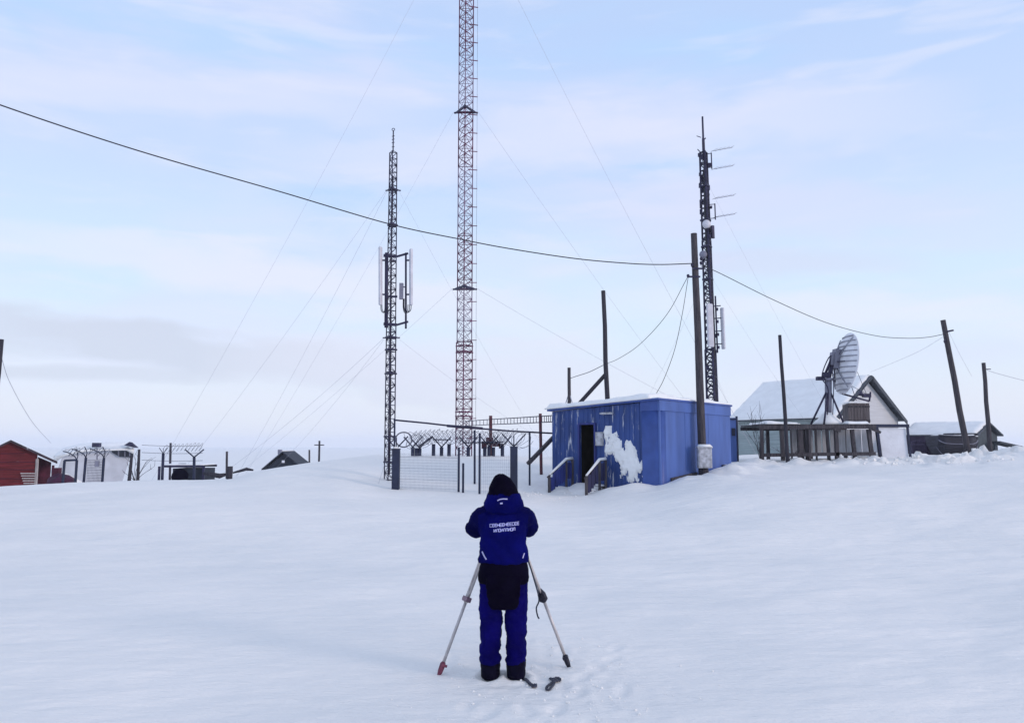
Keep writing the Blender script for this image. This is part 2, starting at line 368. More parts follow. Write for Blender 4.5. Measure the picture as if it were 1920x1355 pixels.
def make_ground():
    uc = np.concatenate([np.linspace(-1.15,-.14,230,endpoint=False), np.linspace(-.14,.16,130,endpoint=False), np.linspace(.16,1.15,230)])
    ys = list(np.arange(-14, 4.6, .5)) + list(np.arange(4.6, 9.2, .033))
    y = 9.2
    while y < 4800: ys.append(y); y *= 1.0085 if y < 50 else 1.03
    ys = np.array(ys)
    SS = np.maximum(12.0, ys+4)
    X = uc[None,:]*SS[:,None]; Yg = np.repeat(ys[:,None], len(uc), 1)
    Z = ground(X.ravel(), Yg.ravel())
    vs = np.stack([X.ravel(), Yg.ravel(), Z], 1)
    n = len(uc); r = len(ys)
    i = np.arange(r-1)[:,None]*n + np.arange(n-1)[None,:]
    fs = np.stack([i, i+1, i+n+1, i+n], -1).reshape(-1,4)
    me = bpy.data.meshes.new('snow_ground'); me.from_pydata(vs.tolist(), [], fs.tolist()); me.update()
    me.polygons.foreach_set('use_smooth', [True]*len(fs)); me.materials.append(M['snow_ground'])
    o = bpy.data.objects.new('snow_ground', me); COL.objects.link(o); o['kind'] = 'structure'
make_ground()
def on(px, Y, dz=0.0):
    """point on the snow under photograph column px at distance Y"""
    x = at(px, 850, Y).x; return V((x, Y, gz(x, Y)+dz))

# ------------------------------------------------------------------ lattice masts
def tri(c, w, rot):
    r = w/math.sqrt(3); return [c + V((r*math.cos(rot+k*2*math.pi/3), r*math.sin(rot+k*2*math.pi/3), 0)) for k in range(3)]
def lattice(p0, p1, w0, w1, bays, rl, rb, rot=R(-90), zig=False, xb=False):
    mb = MB(); p0 = V(p0); p1 = V(p1)
    A = tri(p0, w0, rot); B = tri(p1, w1, rot)
    for k in range(3): mb.tube([A[k], B[k]], rl, 5)
    def q(k, t): return A[k].lerp(B[k], t)
    for i in range(bays):
        t0 = i/bays; t1 = (i+1)/bays
        for k in range(3):
            l = (k+1) % 3
            mb.tube([q(k,t0), q(l,t0)], rb, 4, cap=False)
            if (i+k) % 2 == 0 or xb: mb.tube([q(k,t0), q(l,t1)], rb, 4, cap=False)
            if (i+k) % 2 == 1 or xb: mb.tube([q(l,t0), q(k,t1)], rb, 4, cap=False)
    for k in range(3): mb.tube([B[k], B[(k+1)%3]], rb, 4, cap=False)
    return mb
def collar(c, w, r, h=0.06, out=0.0, rot=R(-90)):
    """flat triangular collar with stub arms where guys are tied"""
    mb = MB(); t = tri(V(c), w*1.12, rot)
    for k in range(3): mb.beam(t[k], t[(k+1)%3], r, h)
    if out:
        for k in range(3):
            d = (t[k]-V(c)).normalized(); mb.beam(t[k]-d*0.05, t[k]+d*out, r*1.3, h*0.7)
    return mb

# --- tall red and white mast
YM = 40.0
base = V((at(869, 850, YM).x, YM, gz(at(869,850,YM).x, YM)-.3))
mast = thing('guyed_mast', base, 'tall red and white lattice mast that runs out of the top of the picture', 'radio mast')
def mz(py): return V((base.x, YM, at(870, py, YM).z))
bounds = [(base.z, mz(640).z, 'mast_red'), (mz(640).z, mz(540).z, 'mast_white'), (mz(540).z, mz(440).z, 'mast_red'), (mz(440).z, mz(310).z, 'mast_white'),
          (mz(310).z, mz(207).z, 'mast_red'), (mz(207).z, mz(100).z, 'mast_white'), (mz(100).z, mz(-40).z, 'mast_red'), (mz(-40).z, mz(-160).z, 'mast_white'), (mz(-160).z, mz(-280).z, 'mast_red')]
for i, (z0, z1, m) in enumerate(bounds):
    w = 0.80 if i == 0 else 0.74
    s = lattice(V((base.x,YM,z0)), V((base.x,YM,z1-.012)), w, w, max(2, round((z1-z0)/.5)), .030 if m=='mast_red' else .026, .015 if m=='mast_red' else .013, xb=True).build('mast_section', m, mast)
    tag(s, ('dull red' if m == 'mast_red' else 'faded white') + ' painted section of the mast')
for py in (660, 648, 780, 772):
    collar(mz(py), .78, .03, .05).build('bolted_joint', 'mast_red', mast)
for py in (207, 540):
    collar(mz(py), .84, .06, .11, .16).build('guy_ring', 'dark_steel', mast)
lad = MB()
zz = base.z+1.4
while zz < mz(-270).z:
    lad = MB(); lad.beam(V((base.x+.16, YM-.25, zz)), V((base.x+.62, YM-.05, zz+.04)), .04, .035).build('cable_bracket', 'mast_red', mast); zz += .98
fc = MB(); fc.tube([V((base.x, YM-.36, base.z)), V((base.x, YM-.36, mz(-270).z))], .022, 6); fc.tube([V((base.x+.6, YM-.05, base.z+1.2)), V((base.x+.6, YM-.05, mz(-200).z))], .006, 4)
fc.build('feeder_cable', 'dark_cable', mast)
def guy(parent, a, b, r=.0075, s=.25):
    MB().tube(sag(a, b, s, 14), r*.78, 4, cap=False).build('guy_wire', 'wire', parent)
def gpt(px, py, Y): return at(px, py, Y)
ring_hi = mz(207); ring_lo = mz(540); ring_top = mz(-160)
guy(mast, ring_top+V((-.5,0,0)), on(268, 44), .0075, .6)
guy(mast, ring_top+V((.5,0,0)), on(1418, 42), .0075, .5)
guy(mast, ring_hi+V((-.65,.2,0)), on(440, 50), .007, .4)
guy(mast, ring_hi+V((.65,.2,0)), on(1366, 44), .007, .3)
guy(mast, ring_lo+V((-.65,.2,0)), on(392, 52), .007, .3)
guy(mast, ring_lo+V((.65,.2,0)), on(1476, 40), .007, .25)

# --- dark mast with two panel antennas
YA = 27.0
pa = at(729, 910, YA); pb = at(737, 285, YA); pa.z = gz(pa.x, YA)-.15
ma = thing('guyed_mast', pa, 'slim dark lattice mast carrying two pale panel antennas on side arms', 'radio mast')
def ap(py, dx=0.0, dy=0.0):
    t = (at(733, py, YA).z - pa.z)/(pb.z-pa.z); p = pa.lerp(pb, t); return p + V((dx, dy, 0))
lattice(ap(912), ap(610), .335, .32, 24, .021, .012, zig=True).build('mast_section', 'dark_steel', ma)
lattice(ap(609), ap(425), .30, .28, 14, .02, .011).build('mast_section', 'dark_steel', ma)
lattice(ap(424), ap(285), .27, .25, 11, .021, .013).build('mast_section', 'dark_steel', ma)
for py in (355, 421, 632, 655, 700, 818, 866): collar(ap(py), .36 if py > 600 else .31, .03, .055, .1 if py in (355, 632) else 0).build('guy_ring' if py in (355,632) else 'bolted_joint', 'dark_steel', ma)
w = MB(); w.tube([ap(285), ap(246)], .022, 6); 
for py in (276, 268, 262, 256): w.tube([ap(py)+V((-.05,0,0)), ap(py)+V((.05,0,0.02))], .012, 5)
ct = ap(243); w.tube([ct + V((.05*math.cos(a), .02*math.sin(a), .05*math.sin(a))) for a in np.linspace(0, 2*math.pi, 13)], .013, 5)
w.build('whip_antenna', 'dark_steel', ma)
MB().tube([ap(890,.0,.02), ap(800,.03,-.05), ap(640,.0,-.02), ap(480,-.02,0), ap(330,.01,0)], [.03,.028,.03,.03,.022], 6).build('feeder_cable', 'dark_cable', ma)
# side frame
f = MB()
def aa(px, py, dy=0.0): return at(px, py, YA-dy)
f.tube([aa(725,474,.2), aa(724,614,.2)], .062, 8); f.tube([aa(761,474,.25), aa(761,616,.25)], .034, 8)
for py in (479, 607):
    f.beam(aa(719,py,.2), aa(744,py+2,.12), .09, .09); f.beam(aa(744,py+2,.12), aa(765,py-4,.25), .06, .06)
f.beam(aa(722,556,.2), aa(745,556,.1), .05, .07)
f.beam(aa(730,488,.2), aa(742,490,.1), .04, .06)
f.build('antenna_arm', 'dark_steel', ma)
def panel(parent, c0, c1, wd, dp, yaw, m='antenna'):
    """tall rounded panel antenna between bottom and top points"""
    c0 = V(c0); c1 = V(c1); ax = V((math.cos(yaw), math.sin(yaw), 0)); ay = V((-math.sin(yaw), math.cos(yaw), 0)); mb = MB(); rings = []
    for t, k in ((0,.8),(.012,1),(.988,1),(1,.8)):
        p = c0.lerp(c1, t); rings.append([p + ax*(wd/2*k*x) + ay*(dp/2*k*y) for x, y in ((-1,-.6),(-.7,-1),(.7,-1),(1,-.6),(1,.6),(.8,1),(-.8,1),(-1,.6))])
    mb.loft(rings, False); return mb.build('panel_antenna', m, parent)
p1 = panel(ma, aa(713.5,572,.3), aa(713.5,463,.3), .15, .09, R(70))
p2 = panel(ma, aa(770.5,572,.35), aa(770.5,467,.35), .17, .09, R(-65))
for px, q in ((720,.25),(765,.3)):
    for py in (488, 552): MB().beam(aa(px-4,py,q), aa(px+4,py,q), .05, .05).build('panel_bracket', 'dark_steel', ma)
b = MB(); b.box(aa(752.5,546,.28), (.13,.12,.55)); b.beam(aa(752,538,.28), aa(761,538,.25), .04, .04); b.build('radio_unit', 'antenna_dark', ma)
b = MB()
for px, q, d in ((714,.3,8),(716,.28,11),(768,.35,-10),(771,.35,-14),(765,.33,-9)):
    b = MB(); b.tube(spline([aa(px,571,q), aa(px+d*.1,582,q+.06), aa(px+d*.7,586,q+.02), aa(px+d,576,q-.05), aa(px+d,560,q-.05)], 6), .014, 5)
    b.build('jumper_cable', 'dark_cable', ma)
guy(ma, ap(356,-.2), on(312, 38), .0055); guy(ma, ap(356,-.2,.1), on(432, 40), .0055); guy(ma, ap(356,.2), on(1030, 37), .0045)
guy(ma, ap(632,-.2), on(380, 36), .006); guy(ma, ap(632,-.2,.1), on(498, 36), .0055); guy(ma, ap(632,.2), on(1080, 36), .0045)
guy(ma, ap(870,-.15), at(706, 918, 25.6), .007, .0)

# --- crowded mast behind the shed
YB = 38.0
qa = at(1341, 860, YB); qb = at(1319.5, 285, YB); qa.z = gz(qa.x, YB)-.2
mbm = thing('guyed_mast', qa, 'dark lattice mast crowded with small antennas rising behind the blue shed', 'radio mast')
def bp(py, dx=0.0, dy=0.0):
    t = (at(1330, py, YB).z-qa.z)/(qb.z-qa.z); return qa.lerp(qb, t) + V((dx, dy, 0))
lattice(qa, bp(655), .52, .48, 14, .055, .026, xb=True).build('mast_section', 'dark_steel', mbm)
lattice(bp(654), bp(450), .44, .40, 16, .048, .022, xb=True).build('mast_section', 'dark_steel', mbm)
lattice(bp(449), bp(285), .38, .34, 14, .05, .026).build('mast_section', 'dark_steel', mbm)
for py in (462, 523, 706, 655, 349, 412): collar(bp(py), .46, .045, .08).build('bolted_joint', 'dark_steel', mbm)
MB().tube([bp(300), bp(262), bp(258), bp(219)], [.075,.07,.05,.045], 8).build('whip_antenna', 'dark_steel', mbm)
b = MB(); b.tube([bp(258,-.1), bp(255,-.32)], .02, 5); b.build('antenna_stub', 'dark_steel', mbm); b = MB(); b.tube([bp(286,-.15), bp(280,-.3)], .025, 5); b.build('antenna_stub', 'dark_steel', mbm); b = MB(); b.tube([bp(265,-.05), bp(259,.12)], .03, 5); b.build('antenna_stub', 'dark_steel', mbm)
c = MB(); c.tube([bp(850,.1,-.1), bp(640,.1,-.12), bp(470,-.05,-.1), bp(400,-.04,-.1), bp(300,.0,-.1)], [.05,.05,.06,.085,.06], 6); c.tube([bp(850,.16,0), bp(500,.12,0), bp(300,.1,0)], .035, 5); c.build('feeder_cable', 'dark_cable', mbm)
b = MB()
random.seed(11)
for i in range(34):
    py = 290 + i*6.2 if i < 26 else 480+(i-26)*30; a = random.uniform(0, 6.28); r = random.uniform(.12, .28)
    MB().box(bp(py, r*math.cos(a), r*math.sin(a)), (random.uniform(.06,.15), random.uniform(.06,.15), random.uniform(.08,.25))).build('filter_box', 'dark_steel', mbm)
for py, dx in ((302,.34), (397,.42)):
    b = MB(); b.tube([bp(py+16,dx,-.1), bp(py-14,dx,-.1)], .03, 6)
    for q in (py-13, py+13): b.beam(bp(q,.1,0), bp(q,dx,-.1), .03, .03)
    b.build('mount_pole', 'dark_steel', mbm)
b = MB(); b.tube([bp(392,-.3,-.1), bp(376,-.3,-.1)], .022, 6); b.beam(bp(384,-.3,-.1), bp(384,0,0), .03, .03); b.build('mount_pole', 'dark_steel', mbm)
for py in (285, 319, 374, 409):
    y = MB(); a0 = bp(py, .36, -.1); a1 = a0 + V((.98, -.15, .13)); y.tube([a0, a1], .012, 5)
    for k in range(5):
        c0 = a0.lerp(a1, .12+k*.21); l = .34-.03*k; y.tube([c0+V((-.30*l,.9*l,.12*l)), c0+V((.30*l,-.9*l,-.12*l+ .05))], .0085, 4)
    y.build('yagi_antenna', 'antenna_dark', mbm)
def drum(c, r, d, axis, m):
    mb = MB(); a = V(axis).normalized(); c = V(c); mb.tube([c-a*d/2, c-a*d/2*.95, c+a*d/2*.6, c+a*d/2], [r*.9, r, r, r*.3], 14); return mb.build('drum_antenna', m, mbm)
drum(bp(423,-.06,-.25), .2, .25, (-.3,-1,.0), 'antenna'); drum(bp(479,-.26,-.2), .18, .2, (-.6,-1,0), 'antenna_dark')
panel(mbm, bp(448,.27,-.1), bp(424,.27,-.1), .16, .1, R(20), 'dark_steel')
panel(mbm, bp(652,-.09,-.35), bp(572,-.09,-.35), .30, .12, R(10))
panel(mbm, bp(655,.56,-.15), bp(578,.56,-.15), .19, .11, R(-50))
b = MB(); b.tube([bp(662,.26,-.15), bp(556,.26,-.15)], .04, 7)
for py in (575, 598, 622, 646):
    b.beam(bp(py,.1,-.1), bp(py-1,.5,-.15), .04, .045); b.box(bp(py+6,.3,-.2), (.1,.1,.14))
b.build('antenna_arm', 'dark_steel', mbm)
guy(mbm, bp(523,.2), on(1556, 41), .005); guy(mbm, bp(349,.2), on(1600, 40), .005); guy(mbm, bp(523,-.2), on(1150, 42), .005); guy(mbm, bp(706,.2), on(1420, 41), .005)

# ------------------------------------------------------------------ blue shed
C = at(1239, 912, 23.5); SZ0 = 0.35; ZT = at(1239, 750, 23.5).z
eF = V((-1,1,0)).normalized(); eR = V((1,1,0)).normalized(); UP = V((0,0,1))
C = V((C.x, C.y, 0)); LF = 4.24; LR = 4.02
shed = thing('utility_shed', V((C.x, C.y, C.z)) , 'blue flat roofed sheet metal shed with an open dark doorway and snow on its roof', 'shed')
def sp(s, v, z): return C + eF*s + eR*v + UP*z              # s along the door wall, v along the side wall
ZTF = lambda s: ZT - .2*s/LF                                # the roof falls a little towards the far end
def ztop(s, v): return ZTF(s) - .06*v/LR
D0, D1 = 2.43, 3.03; DZ0, DZ1 = .78, 2.70
def profiled(s0, s1, z0a, ztopf, step=.19, dep=.022):
    """profiled sheet: trapezoid ribs, built with thickness"""
    mb = MB(); pts = []; s = s0
    while s < s1-1e-6:
        for ds, d in ((0,0),(step*.42,0),(step*.5,dep),(step*.92,dep)):
            if s+ds < s1: pts.append((s+ds, d))
        s += step
    pts.append((s1, 0))
    top = [sp(a, -d, ztopf(a)) for a, d in pts]; bot = [sp(a, -d, z0a) for a, d in pts]
    n = len(pts); inn = [sp(pts[0][0], .05, z0a), sp(pts[-1][0], .05, z0a), sp(pts[-1][0], .05, ztopf(pts[-1][0])), sp(pts[0][0], .05, ztopf(pts[0][0]))]
    mb.add(top+bot+inn, [(n+i, n+i+1, i+1, i) for i in range(n-1)] + [(2*n,2*n+3,2*n+2,2*n+1), tuple([2*n+3, 2*n+2] + list(range(n-1,-1,-1))), tuple([2*n+1,2*n]+list(range(n,2*n)))])
    return mb
wf = MB()
for (a, b_, z0, zt) in ((.62, D0, SZ0, ZTF), (D1, LF, SZ0, ZTF), (D0, D1, DZ1, ZTF)):
    q = profiled(a+.001, b_-.001, z0, lambda s, zt=zt: zt(s)-.02); wf.add(q.v, q.f)
wf.box(sp((D0+D1)/2, .02, (SZ0+DZ0)/2), (D1-D0-.004, .06, DZ0-SZ0), (eF, eR, UP))
tag(wf.build('front_wall', 'shed_blue_shaded', shed))
sw = MB()
for (a, b_) in ((0, 1.325), (1.338, 2.655), (2.668, LR)):
    sw.add([sp(0,a,SZ0), sp(0,b_,SZ0), sp(.05,b_,SZ0), sp(.05,a,SZ0), sp(0,a,ztop(0,a)-.3), sp(0,b_,ztop(0,b_)-.3), sp(.05,b_,ztop(0,b_)-.3), sp(.05,a,ztop(0,a)-.3)], [(0,1,5,4),(1,2,6,5),(2,3,7,6),(3,0,4,7),(4,5,6,7),(0,3,2,1)])
sw.build('side_wall', 'shed_blue_lit', shed)
# smooth corner sheet wrapping the near corner
cs = MB(); r = .14; pr = [(.62,-.012),(.40,-.014),(r,-.014)] + [(r-r*math.sin(a), r-r*math.cos(a)-.0) for a in np.linspace(0.2, 1.5, 6)] + [(-.016,r),(-.016,.2)]
pr = [(s_, v_) for s_, v_ in [(.62,-.03),(.4,-.032),(.2,-.032)]] + [(.168-.2*math.sin(a), .168-.2*math.cos(a)) for a in np.linspace(.1,1.47,7)] + [(-.032,.2),(-.03,.26)]
ri = [[sp(s_, v_, z) for s_, v_ in pr] for z in (SZ0, ZT-.29)]
n = len(pr); vs = ri[0]+ri[1]+[sp(s_+.02*(1 if v_>.1 else 0), v_+.02*(1 if v_<=.1 else 0), z) for z in (SZ0, ZT-.29) for s_, v_ in pr]
cs.add(vs, [(i,i+1,n+i+1,n+i) for i in range(n-1)] + [(2*n+i,3*n+i,3*n+i+1,2*n+i+1) for i in range(n-1)] + [(n+i,n+i+1,3*n+i+1,3*n+i) for i in range(n-1)], True)
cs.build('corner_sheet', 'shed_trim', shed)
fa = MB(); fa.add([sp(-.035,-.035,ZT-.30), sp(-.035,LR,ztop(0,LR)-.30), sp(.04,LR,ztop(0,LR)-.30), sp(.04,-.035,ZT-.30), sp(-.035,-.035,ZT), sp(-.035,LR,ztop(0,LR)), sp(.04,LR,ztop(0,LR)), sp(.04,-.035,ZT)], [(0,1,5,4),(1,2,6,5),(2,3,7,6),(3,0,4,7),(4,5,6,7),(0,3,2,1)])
fa.build('fascia', 'shed_blue_lit', shed)
fb = MB(); fb.add([sp(.043,-.036,ZT-.30), sp(.66,-.036,ZT-.30), sp(.66,.04,ZT-.30), sp(.043,.04,ZT-.30), sp(.043,-.036,ZT), sp(.66,-.036,ZTF(.66)), sp(.66,.04,ZTF(.66)), sp(.043,.04,ZT)], [(0,1,5,4),(1,2,6,5),(2,3,7,6),(3,0,4,7),(4,5,6,7),(0,3,2,1)])
fb.build('fascia', 'shed_trim', shed)
bw = MB(); bw.box(sp(LF/2, LR-.03, (SZ0+2.9)/2), (LF-.1,.06,2.9-SZ0), (eF,eR,UP)); bw.box(sp(LF-.03, LR/2, (SZ0+2.9)/2), (.06,LR-.2,2.9-SZ0), (eF,eR,UP)); bw.build('rear_wall', 'shed_blue_lit', shed)
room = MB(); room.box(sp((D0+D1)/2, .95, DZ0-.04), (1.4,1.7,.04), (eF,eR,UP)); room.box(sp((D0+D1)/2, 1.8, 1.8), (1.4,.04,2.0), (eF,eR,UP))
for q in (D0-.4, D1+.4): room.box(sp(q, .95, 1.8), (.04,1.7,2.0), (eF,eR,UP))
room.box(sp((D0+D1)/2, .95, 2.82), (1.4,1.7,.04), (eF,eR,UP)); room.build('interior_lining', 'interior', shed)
rf = MB(); O = .12
rf.add([sp(-.06,-O,ztop(-.06,-O)+.003), sp(LF+O,-O,ztop(LF+O,-O)+.003), sp(LF+O,LR+O,ztop(LF+O,LR)+.003), sp(-.06,LR+.06,ztop(-.06,LR)+.003)] + [sp(a,b_,ztop(a,b_)+.06) for a,b_ in ((-.06,-O),(LF+O,-O),(LF+O,LR+O),(-.06,LR+.06))], [(0,1,2,3),(4,7,6,5),(0,4,5,1),(1,5,6,2),(2,6,7,3),(3,7,4,0)])
roof = rf.build('roof', 'shed_trim', shed)
snow_slab(sp(.25,-O-.05,ztop(.25,0)+.061), sp(LF+O+.05,-O-.05,ztop(LF,0)+.061), sp(LF+O+.05,LR+.1,ztop(LF,LR)+.061), sp(.25,LR+.1,ztop(.25,LR)+.061), .17, 60, 40, 3.1, .1, .45).build('roof_snow', 'snow', roof)
snow_slab(sp(-.05,-O+.03,ZT+.061), sp(.3,-O+.03,ztop(.3,0)+.061), sp(.3,LR,ztop(.3,LR)+.061), sp(-.05,LR,ztop(0,LR)+.061), .06, 8, 40, 5.2, .03, .5).build('roof_snow', 'snow', roof)
df = MB()
for q in (D0-.03, D1+.03): df.box(sp(q, -.03, (DZ0+DZ1)/2), (.06,.07,DZ1-DZ0), (eF,eR,UP))
df.box(sp((D0+D1)/2, -.03, DZ1+.03), (D1-D0+.12,.07,.06), (eF,eR,UP)); df.build('door_frame', 'porch_blue', shed)
dl = MB(); dl.box(sp(D0-.03, .37, (DZ0+DZ1)/2), (.045,.62,DZ1-DZ0-.02), (eF,eR,UP)); door = dl.build('door', 'porch_blue', shed)
h = MB(); h.tube([sp(D0+.01,.6,1.75), sp(D0+.06,.6,1.75), sp(D0+.06,.52,1.75)], .012, 6); h.build('handle', 'dark_steel', door)
eb = MB(); eb.box(sp(2.2,-.06,2.25), (.26,.1,.42), (eF,eR,UP)); eb.box(sp(2.2,-.115,2.25), (.2,.012,.34), (eF,eR,UP)); ebo = eb.build('meter_cabinet', 'meter', shed)
lampb = MB(); lampb.tube([sp(2.05,-.02,3.0), sp(2.05,-.22,3.03)], .02, 6); lampb.box(sp(1.85,-.12,3.03), (.42,.1,.06), (eF,eR,UP)); lampb.build('wall_lamp', 'meter', shed)
# wind-packed snow stuck on the door wall
def crust(s0, s1, z0, z1, th, seed, shape):
    nu, nv = 80, 90; mb = MB(); top = []; bot = []
    for i in range(nu+1):
        for j in range(nv+1):
            a = i/nu; b_ = j/nv; s = s0+(s1-s0)*a; z = z0+(z1-z0)*b_
            m_ = shape(a, b_) + .70*noise.fractal(V((s*4.6+seed+z*.8, z*2.6, seed)), .6, 2.2, 7)
            h_ = max(-.9, min(1, m_*3.0))
            top.append(sp(s, -.026 - th*h_*(1+.3*noise.noise(V((s*9, z*9, seed)))), z)); bot.append(sp(s, .03, z))
    W = nv+1; fs = []; T = len(top)
    for i in range(nu):
        for j in range(nv): fs.append((i*W+j, (i+1)*W+j, (i+1)*W+j+1, i*W+j+1)); 
    return mb.add(top, fs, True)
def sh1(a, b_):   # a: 0 near corner .. 1 near door ; b_: 0 low .. 1 high
    s_ = .62+1.5*a; z_ = .9+1.75*b_
    m1 = 1-((s_-1.08)/.44)**2-((z_-1.55-.35*(s_-1.1))/.62)**2
    m2 = 1-((s_-1.62)/.42)**2-((z_-1.98-.5*(s_-1.62))/.40)**2
    m3 = 1-((s_-1.9)/.16)**2-((z_-2.4)/.30)**2
    return max(m1, m2*.8, m3*.5, -.8)*.9 - .15
crust(.62, 2.12, .9, 2.65, .05, 2.0, sh1).build('blown_snow', 'snow', shed)
# a low drift leaning on the wall foot and dark boards imitating the shaded gap below
sk = MB(); 
for (a, b_) in ((.5,1.9),(3.4,4.0)): sk = MB(); sk.beam(sp(-.03,a,gz(*sp(0,a,0).xy)+.06), sp(-.03,b_,gz(*sp(0,b_,0).xy)+.05), .05, .09); sk.build('base_gap_strip', 'plank', shed)

# porch steps with two railings
st = thing('porch_steps', sp(2.6, -.6, gz(*sp(2.6,-.6,0).xy)), 'snowy steps with two boarded sloping handrails leading to the open shed door', 'steps')
tr = MB()
for k in range(4): tr.box(sp(2.58, -.16-.27*k, .78-.13*k), (1.2,.28,.05), (eF,eR,UP))
tr.build('tread', 'plank', st)
snow_slab(sp(2.0,-.02,.81), sp(3.2,-.02,.81), sp(3.2,-1.12,.42), sp(2.0,-1.12,.42), .1, 16, 16, 9.0, .05, .5).build('tread_snow', 'snow', st)
for s_, k1, mm in ((1.93, 1.05, 'porch_dark'), (3.27, 1.22, 'porch_blue')):
    r0 = sp(s_, -.12, 1.60); r1 = sp(s_, -k1, 1.12); rm = sp(s_, -.42, 1.58)
    g0 = gz(r1.x, r1.y); hr = MB(); hr.tube([r0, rm, r1, r1+(r1-rm).normalized()*.1], .024, 8); rail = hr.build('handrail', 'plank', st)
    ps = MB(); ps.beam(V((r1.x,r1.y,g0-.2)), r1, .085, .085, V((1,0,0))); ps.beam(V((rm.x,rm.y,g0-.1)), rm, .075, .075, V((1,0,0))); ps.beam(V((r0.x,r0.y,.3)), r0, .075, .075, V((1,0,0))); ps.build('rail_post', 'plank', st)
    bd = MB(); n = 9
    for k in range(n):
        t = (k+.5)/n; d = .14+(k1-.2)*t; zt = 1.56 if d < .42 else 1.58-(d-.42)/(k1-.42)*.46
        bd.box(sp(s_+.012*(k%2), -d, zt-.05-.27+random.uniform(-.03,.03)), (.022, (k1-.2)/n*.93, .5+random.uniform(-.06,.06)), (eF,eR,UP))
    bd.build('side_boards', mm, st)
    sn = MB(); sn.tube([r0+UP*.035, rm+UP*.04, (rm+r1)/2+UP*.035, r1+UP*.03], [.05,.045,.035,.03], 8); sn.build('rail_snow', 'snow', rail)

# ------------------------------------------------------------------ poles and the cables on them
def pole(px0, py0, px1, py1, Y, r0, r1, label, m='pole_wood', group='wooden poles', name='utility_pole', sink=.4):
    a = at(px0, py0, Y); b_ = at(px1, py1, Y); g0 = gz(a.x, a.y)
    o = thing(name, V((a.x, a.y, g0)), label, 'pole', group)
    d = (b_-a).normalized(); a2 = a - d*(sink + max(0, a.z-g0)); pts = [a2.lerp(b_, t) for t in (0,.2,.4,.6,.8,1)]
    pts = [p + V((noise.noise(p*0.7), noise.noise(p*0.9+V((5,5,5))), 0))*r0*.35 for p in pts[:-1]] + [b_]
    mb = MB(); mb.tube(pts, [r0+(r1-r0)*t for t in (0,.2,.4,.6,.8,1)], 10); mb.build('shaft', m, o)
    return o, a2, b_
o, a, b_ = pole(1319, 888, 1301, 438, 24.6, .135, .098, 'thick wooden pole with a pale meter box at its foot by the shed')
pole_main = o
def pm(py, dx=0.0, dy=0.0):
    t = (at(1310, py, 24.6).z-a.z)/(b_.z-a.z); return a.lerp(b_, t)+V((dx,dy,0))
mb = MB(); c = pm(858, 0, -.2); mb.box(c, (.42,.2,.6)); mb.box(c+V((0,-.11,0)), (.36,.03,.52)); mb.box(c+V((0,0,.315)), (.46,.26,.03)); bx = mb.build('meter_box', 'meter', o)
s_ = MB(); s_.add([c+V((-.23,-.14,.332)), c+V((.23,-.14,.332)), c+V((.23,.13,.332)), c+V((-.23,.13,.332)), c+V((-.16,-.08,.41)), c+V((.16,-.08,.41)), c+V((.16,.08,.41)), c+V((-.16,.08,.41))], [(0,1,5,4),(1,2,6,5),(2,3,7,6),(3,0,4,7),(4,5,6,7),(0,3,2,1)], True); s_.build('box_snow', 'snow', bx)
mb = MB(); mb.tube([pm(900), pm(872,.0,-.02)], [.17,.15], 10); mb.build('butt_brace', 'pole_dark', o)
mb = MB(); mb.beam(pm(505,-.1,-.1), pm(505,.22,-.12), .05, .05); mb.beam(pm(520,-.28,-.1), pm(520,.12,-.1), .05, .05); 
for py, dx in ((496,.16),(520,-.26),(500,-.12),(488,.17)): mb.tube([pm(py,dx,-.12)+V((0,0,-.04)), pm(py,dx,-.12)+V((0,0,.02)), pm(py,dx,-.12)+V((0,0,.07))], [.025,.05,.035], 8)
mb.build('insulator_bracket', 'dark_steel', o)
o, a, b1 = pole(1138.5, 752, 1131, 545, 32, .105, .085, 'dark pole propped by a slanting strut behind the shed roof', 'pole_dark')
mb = MB(); mb.tube([at(1137,700,32.02), at(1060,785,33.2)], .085, 8); mb.build('strut', 'pole_dark', o)
o, a, b_ = pole(1068, 770, 1067, 689, 35, .085, .07, 'short pole stub with a small frame at its foot beyond the shed', 'pole_wood')
mb = MB()
for dx in (-9, 9, -4): MB().tube([at(1067,735,35), at(1067+dx,765,35-.02*dx)], .022, 5).build('brace', 'wire', o)
o, a, b_ = pole(1478, 872, 1462, 628, 29.3, .075, .062, 'slim leaning pole standing in front of the wooden dish platform', 'pole_dark')
o, aL, bL = pole(1818, 866, 1768, 600, 33, .125, .10, 'heavily leaning pole in front of the dark boat', 'pole_wood')
mb = MB()
q = at(1776,622,33); mb.beam(q+V((-.05,-.1,0)), q+V((.2,-.1,.05)), .07, .07)
q = at(1773,640,33); mb.tube([q+V((-.08,-.1,-.08)), q+V((-.12,-.1,0)), q+V((-.05,-.1,.05))], .03, 6); mb.build('insulator_bracket', 'dark_steel', o)
o, aR, bR = pole(1855, 830, 1844, 680, 42, .12, .095, 'upright pole standing against the gable of the low dark barn', 'pole_wood')
mb = MB(); q = at(1846,692,42); mb.beam(q, q+V((.3,-.05,.0)), .04, .04); mb.build('insulator_bracket', 'dark_steel', o)
pole(-30, 905, 1, 636, 23, .10, .085, 'dark pole end cut by the edge of the picture above the red hut', 'pole_dark')
o, a, b_ = pole(598, 864, 599, 826, 75, .11, .09, 'distant pole with a crossarm on the snowy plain', 'pole_dark', sink=1.5)
mb = MB(); q = at(599,834,75); mb.beam(q-V((.45,.1,0)), q+V((.45,-.1,0)), .09, .09); mb.build('crossarm', 'pole_dark', o)
pole(580, 866, 580, 843, 75, .10, .08, 'distant short grey stake beside the crossarm pole', 'pole_wood', sink=1.5)
